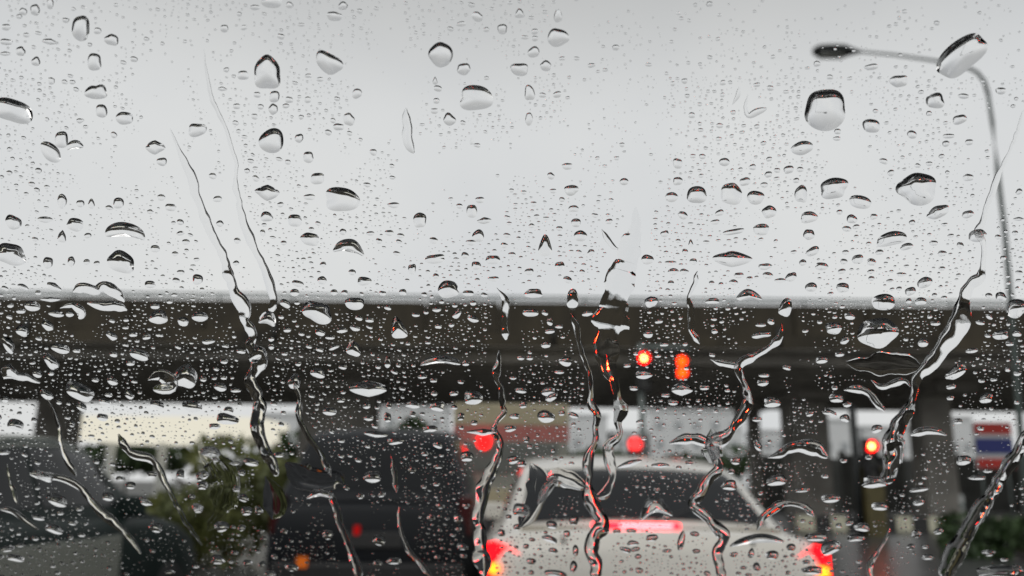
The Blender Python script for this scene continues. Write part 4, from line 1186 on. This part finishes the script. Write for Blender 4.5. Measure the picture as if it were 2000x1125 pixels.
ORD = ['first', 'second', 'third', 'fourth', 'fifth', 'sixth', 'seventh', 'eighth', 'ninth', 'tenth', 'eleventh', 'twelfth', 'thirteenth', 'fourteenth', 'fifteenth', 'sixteenth', 'seventeenth', 'eighteenth', 'nineteenth', 'twentieth']


def describe(ds):
    cells = {}
    for i, (x, y, w, h, rot, kd) in enumerate(ds):
        best = min(LANDMARKS, key=lambda L: (L[1] - x) ** 2 + (L[2] - y) ** 2)
        dx, dy = x - best[1], y - best[2]
        if abs(dx) > abs(dy):
            dr = 'to the right of' if dx > 0 else 'to the left of'
        else:
            dr = 'below' if dy > 0 else 'above'
        cells.setdefault((best[0], dr), []).append((dx * dx + dy * dy, i))
    lab = {}
    for (nm, dr), L in cells.items():
        for k, (_, i) in enumerate(sorted(L)):
            x, y, w, h, rot, kd = ds[i]
            size = 'very large' if w > 58 else 'large' if w > 36 else 'middling' if w > 25 else 'small'
            asp = w / h
            shape = 'arched' if kd == 3 else 'cone shaped' if kd == 2 else 'slanting' if abs(rot) > 17 else 'long flat' if asp > 2.1 else 'wide' if asp > 1.35 else 'tall' if asp < 0.85 else 'rounded'
            o = ORD[k] if k < len(ORD) else ORD[-1]
            lab[i] = f'{size} {shape} raindrop, {o} nearest {dr} {nm}'
    return lab


DROPS.sort(key=lambda d: -d[2] * d[3])
big, rest = DROPS[:300], DROPS[300:]
labels = describe(big)
for i, (x, y, w, h, rot, kd) in enumerate(big):
    r = random.Random(500 + i)
    n = 40 if w > 45 else 28 if w > 26 else 20
    ol = px_outline(x, y, w, h, rot, n, 0.10, r, kd)
    v, f = drop_mesh(ol, r.uniform(0.32, 0.45) + 0.13 * max(0.0, (380 - y) / 380), 10 if w > 30 else 7, r.uniform(0.06, 0.26), -0.30 * (1000 - x) / 1000 + r.uniform(-0.08, 0.08))
    me = bpy.data.meshes.new('raindrop')
    me.from_pydata(v, [], f)
    me.polygons.foreach_set('use_smooth', [True] * (len(f) - 1) + [False])
    me.update()
    o = link_mesh('raindrop', me, M_WATER)
    o.matrix_world = Mw
    tag(o, labels[i], 'raindrop', 'raindrops on the windscreen')
for d in DROPS:
    occ.append((d[0], d[1], d[2] / 2 + 1.5, d[3] / 2 + 1.5))

# occupancy grid in photograph pixels
G = np.zeros((1160, 2060), bool)


def mark(x, y, rx, ry):
    x0, x1 = int(max(0, x - rx + 20)), int(min(2059, x + rx + 20))
    y0, y1 = int(max(0, y - ry + 10)), int(min(1159, y + ry + 10))
    if x1 >= x0 and y1 >= y0:
        G[y0:y1 + 1, x0:x1 + 1] = True


for a in occ:
    mark(*a)
# stretches swept clean by running water
for (x, y, rx, ry) in ((300, 170, 60, 55), (330, 225, 45, 30), (390, 330, 26, 60), (420, 400, 18, 50), (1250, 250, 90, 120), (1240, 380, 30, 90), (820, 345, 40, 50), (770, 170, 45, 90), (880, 330, 60, 30), (440, 520, 20, 60), (1960, 300, 22, 90), (1895, 640, 20, 60), (1130, 60, 20, 40)):
    for k in range(60):
        a, q = rng.uniform(0, 6.28), math.sqrt(rng.random())
        mark(x + math.cos(a) * q * rx, y + math.sin(a) * q * ry, 7, 7)


PN = rng.uniform(-1, 1, (3, 64, 64))


def weight(x, y):
    if y < 150:
        w = 0.45 - 0.25 * (x > 1100)
    elif y < 560:
        w = 1.0
        if x > 1650 and y < 420:
            w = 0.45
        if 1120 < x < 1300 and y < 420:
            w = 0.25
    elif y < 800:
        w = 1.15
    else:
        w = 0.8
        if x > 1560:
            w = 0.65
    # clusters and bare patches
    pn = 0.0
    for q, sc, am in ((0, 150.0, 1.0), (1, 63.0, 0.8), (2, 27.0, 0.6)):
        gx, gy = x / sc + 40, y / sc + 40
        ix, iy = int(gx), int(gy)
        tx, ty = smoothstep(gx - ix), smoothstep(gy - iy)
        T = PN[q]
        pn += am * ((T[iy % 64, ix % 64] * (1 - tx) + T[iy % 64, (ix + 1) % 64] * tx) * (1 - ty) + (T[(iy + 1) % 64, ix % 64] * (1 - tx) + T[(iy + 1) % 64, (ix + 1) % 64] * tx) * ty)
    w *= max(0.0, min(1.0, 0.42 + 0.62 * pn))
    return w


fine = [tuple(d) for d in rest]


def scatter(count, w0, w1, power, ymin=-8, ymax=1133, bias=None):
    got, tries = 0, 0
    while got < count and tries < count * 40:
        tries += 1
        x, y = rng.uniform(-15, 2015), rng.uniform(ymin, ymax)
        if rng.random() > weight(x, y):
            continue
        w = w0 + (w1 - w0) * rng.random() ** power
        h = w * rng.uniform(0.5, 0.85)
        x0, x1 = int(x - w / 2 + 19), int(x + w / 2 + 21)
        y0, y1 = int(y - h / 2 + 9), int(y + h / 2 + 11)
        if x0 < 0 or y0 < 0 or x1 > 2059 or y1 > 1159 or G[y0:y1 + 1, x0:x1 + 1].any():
            continue
        G[y0:y1 + 1, x0:x1 + 1] = True
        tl = (25 if x < 800 else -12 if x > 1400 else 5) * rng.uniform(0, 1)
        fine.append((x, y, w, h, tl, 0))
        got += 1


scatter(640, 9.0, 15.0, 1.6)
scatter(1900, 5.5, 9.0, 1.3)
scatter(3300, 3.2, 5.5, 1.2)
scatter(3600, 1.8, 3.2, 1.0, 560)
scatter(1300, 1.8, 3.2, 1.0, 150, 560)

for k in range(1500):                 # the glass goes on, just as wet, beyond the picture
    x = rng.uniform(-480, -18) if k % 2 else rng.uniform(2018, 2480)
    y = rng.uniform(-120, 1180)
    w = 3.0 + 15.0 * rng.random() ** 3.0
    fine.append((x, y, w, w * rng.uniform(0.55, 0.85), 0, 0))

V_all, F_all, SM = [], [], []
for i, (x, y, w, h, rot, kd) in enumerate(fine):
    r = random.Random(9000 + i)
    n = 16 if w > 11 else 10 if w > 5 else 7
    rg = 6 if w > 11 else 4 if w > 5 else 3
    ol = px_outline(x, y, w, h, rot, n, 0.09, r, kd)
    v, f = drop_mesh(ol, r.uniform(0.28, 0.43) + 0.13 * max(0.0, (380 - y) / 380), rg, r.uniform(0.0, 0.25), -0.28 * (1000 - x) / 1000)
    b0 = len(V_all)
    V_all += v
    F_all += [tuple(q_ + b0 for q_ in ff) for ff in f]
    SM += [True] * (len(f) - 1) + [False]
me = bpy.data.meshes.new('fine_droplets')
me.from_pydata(V_all, [], F_all)
me.polygons.foreach_set('use_smooth', SM)
me.update()
fd = link_mesh('fine_droplets', me, M_WATER)
fd.matrix_world = Mw
tag(fd, 'mist of countless tiny rain droplets all over the windscreen', 'droplets', kind='stuff')
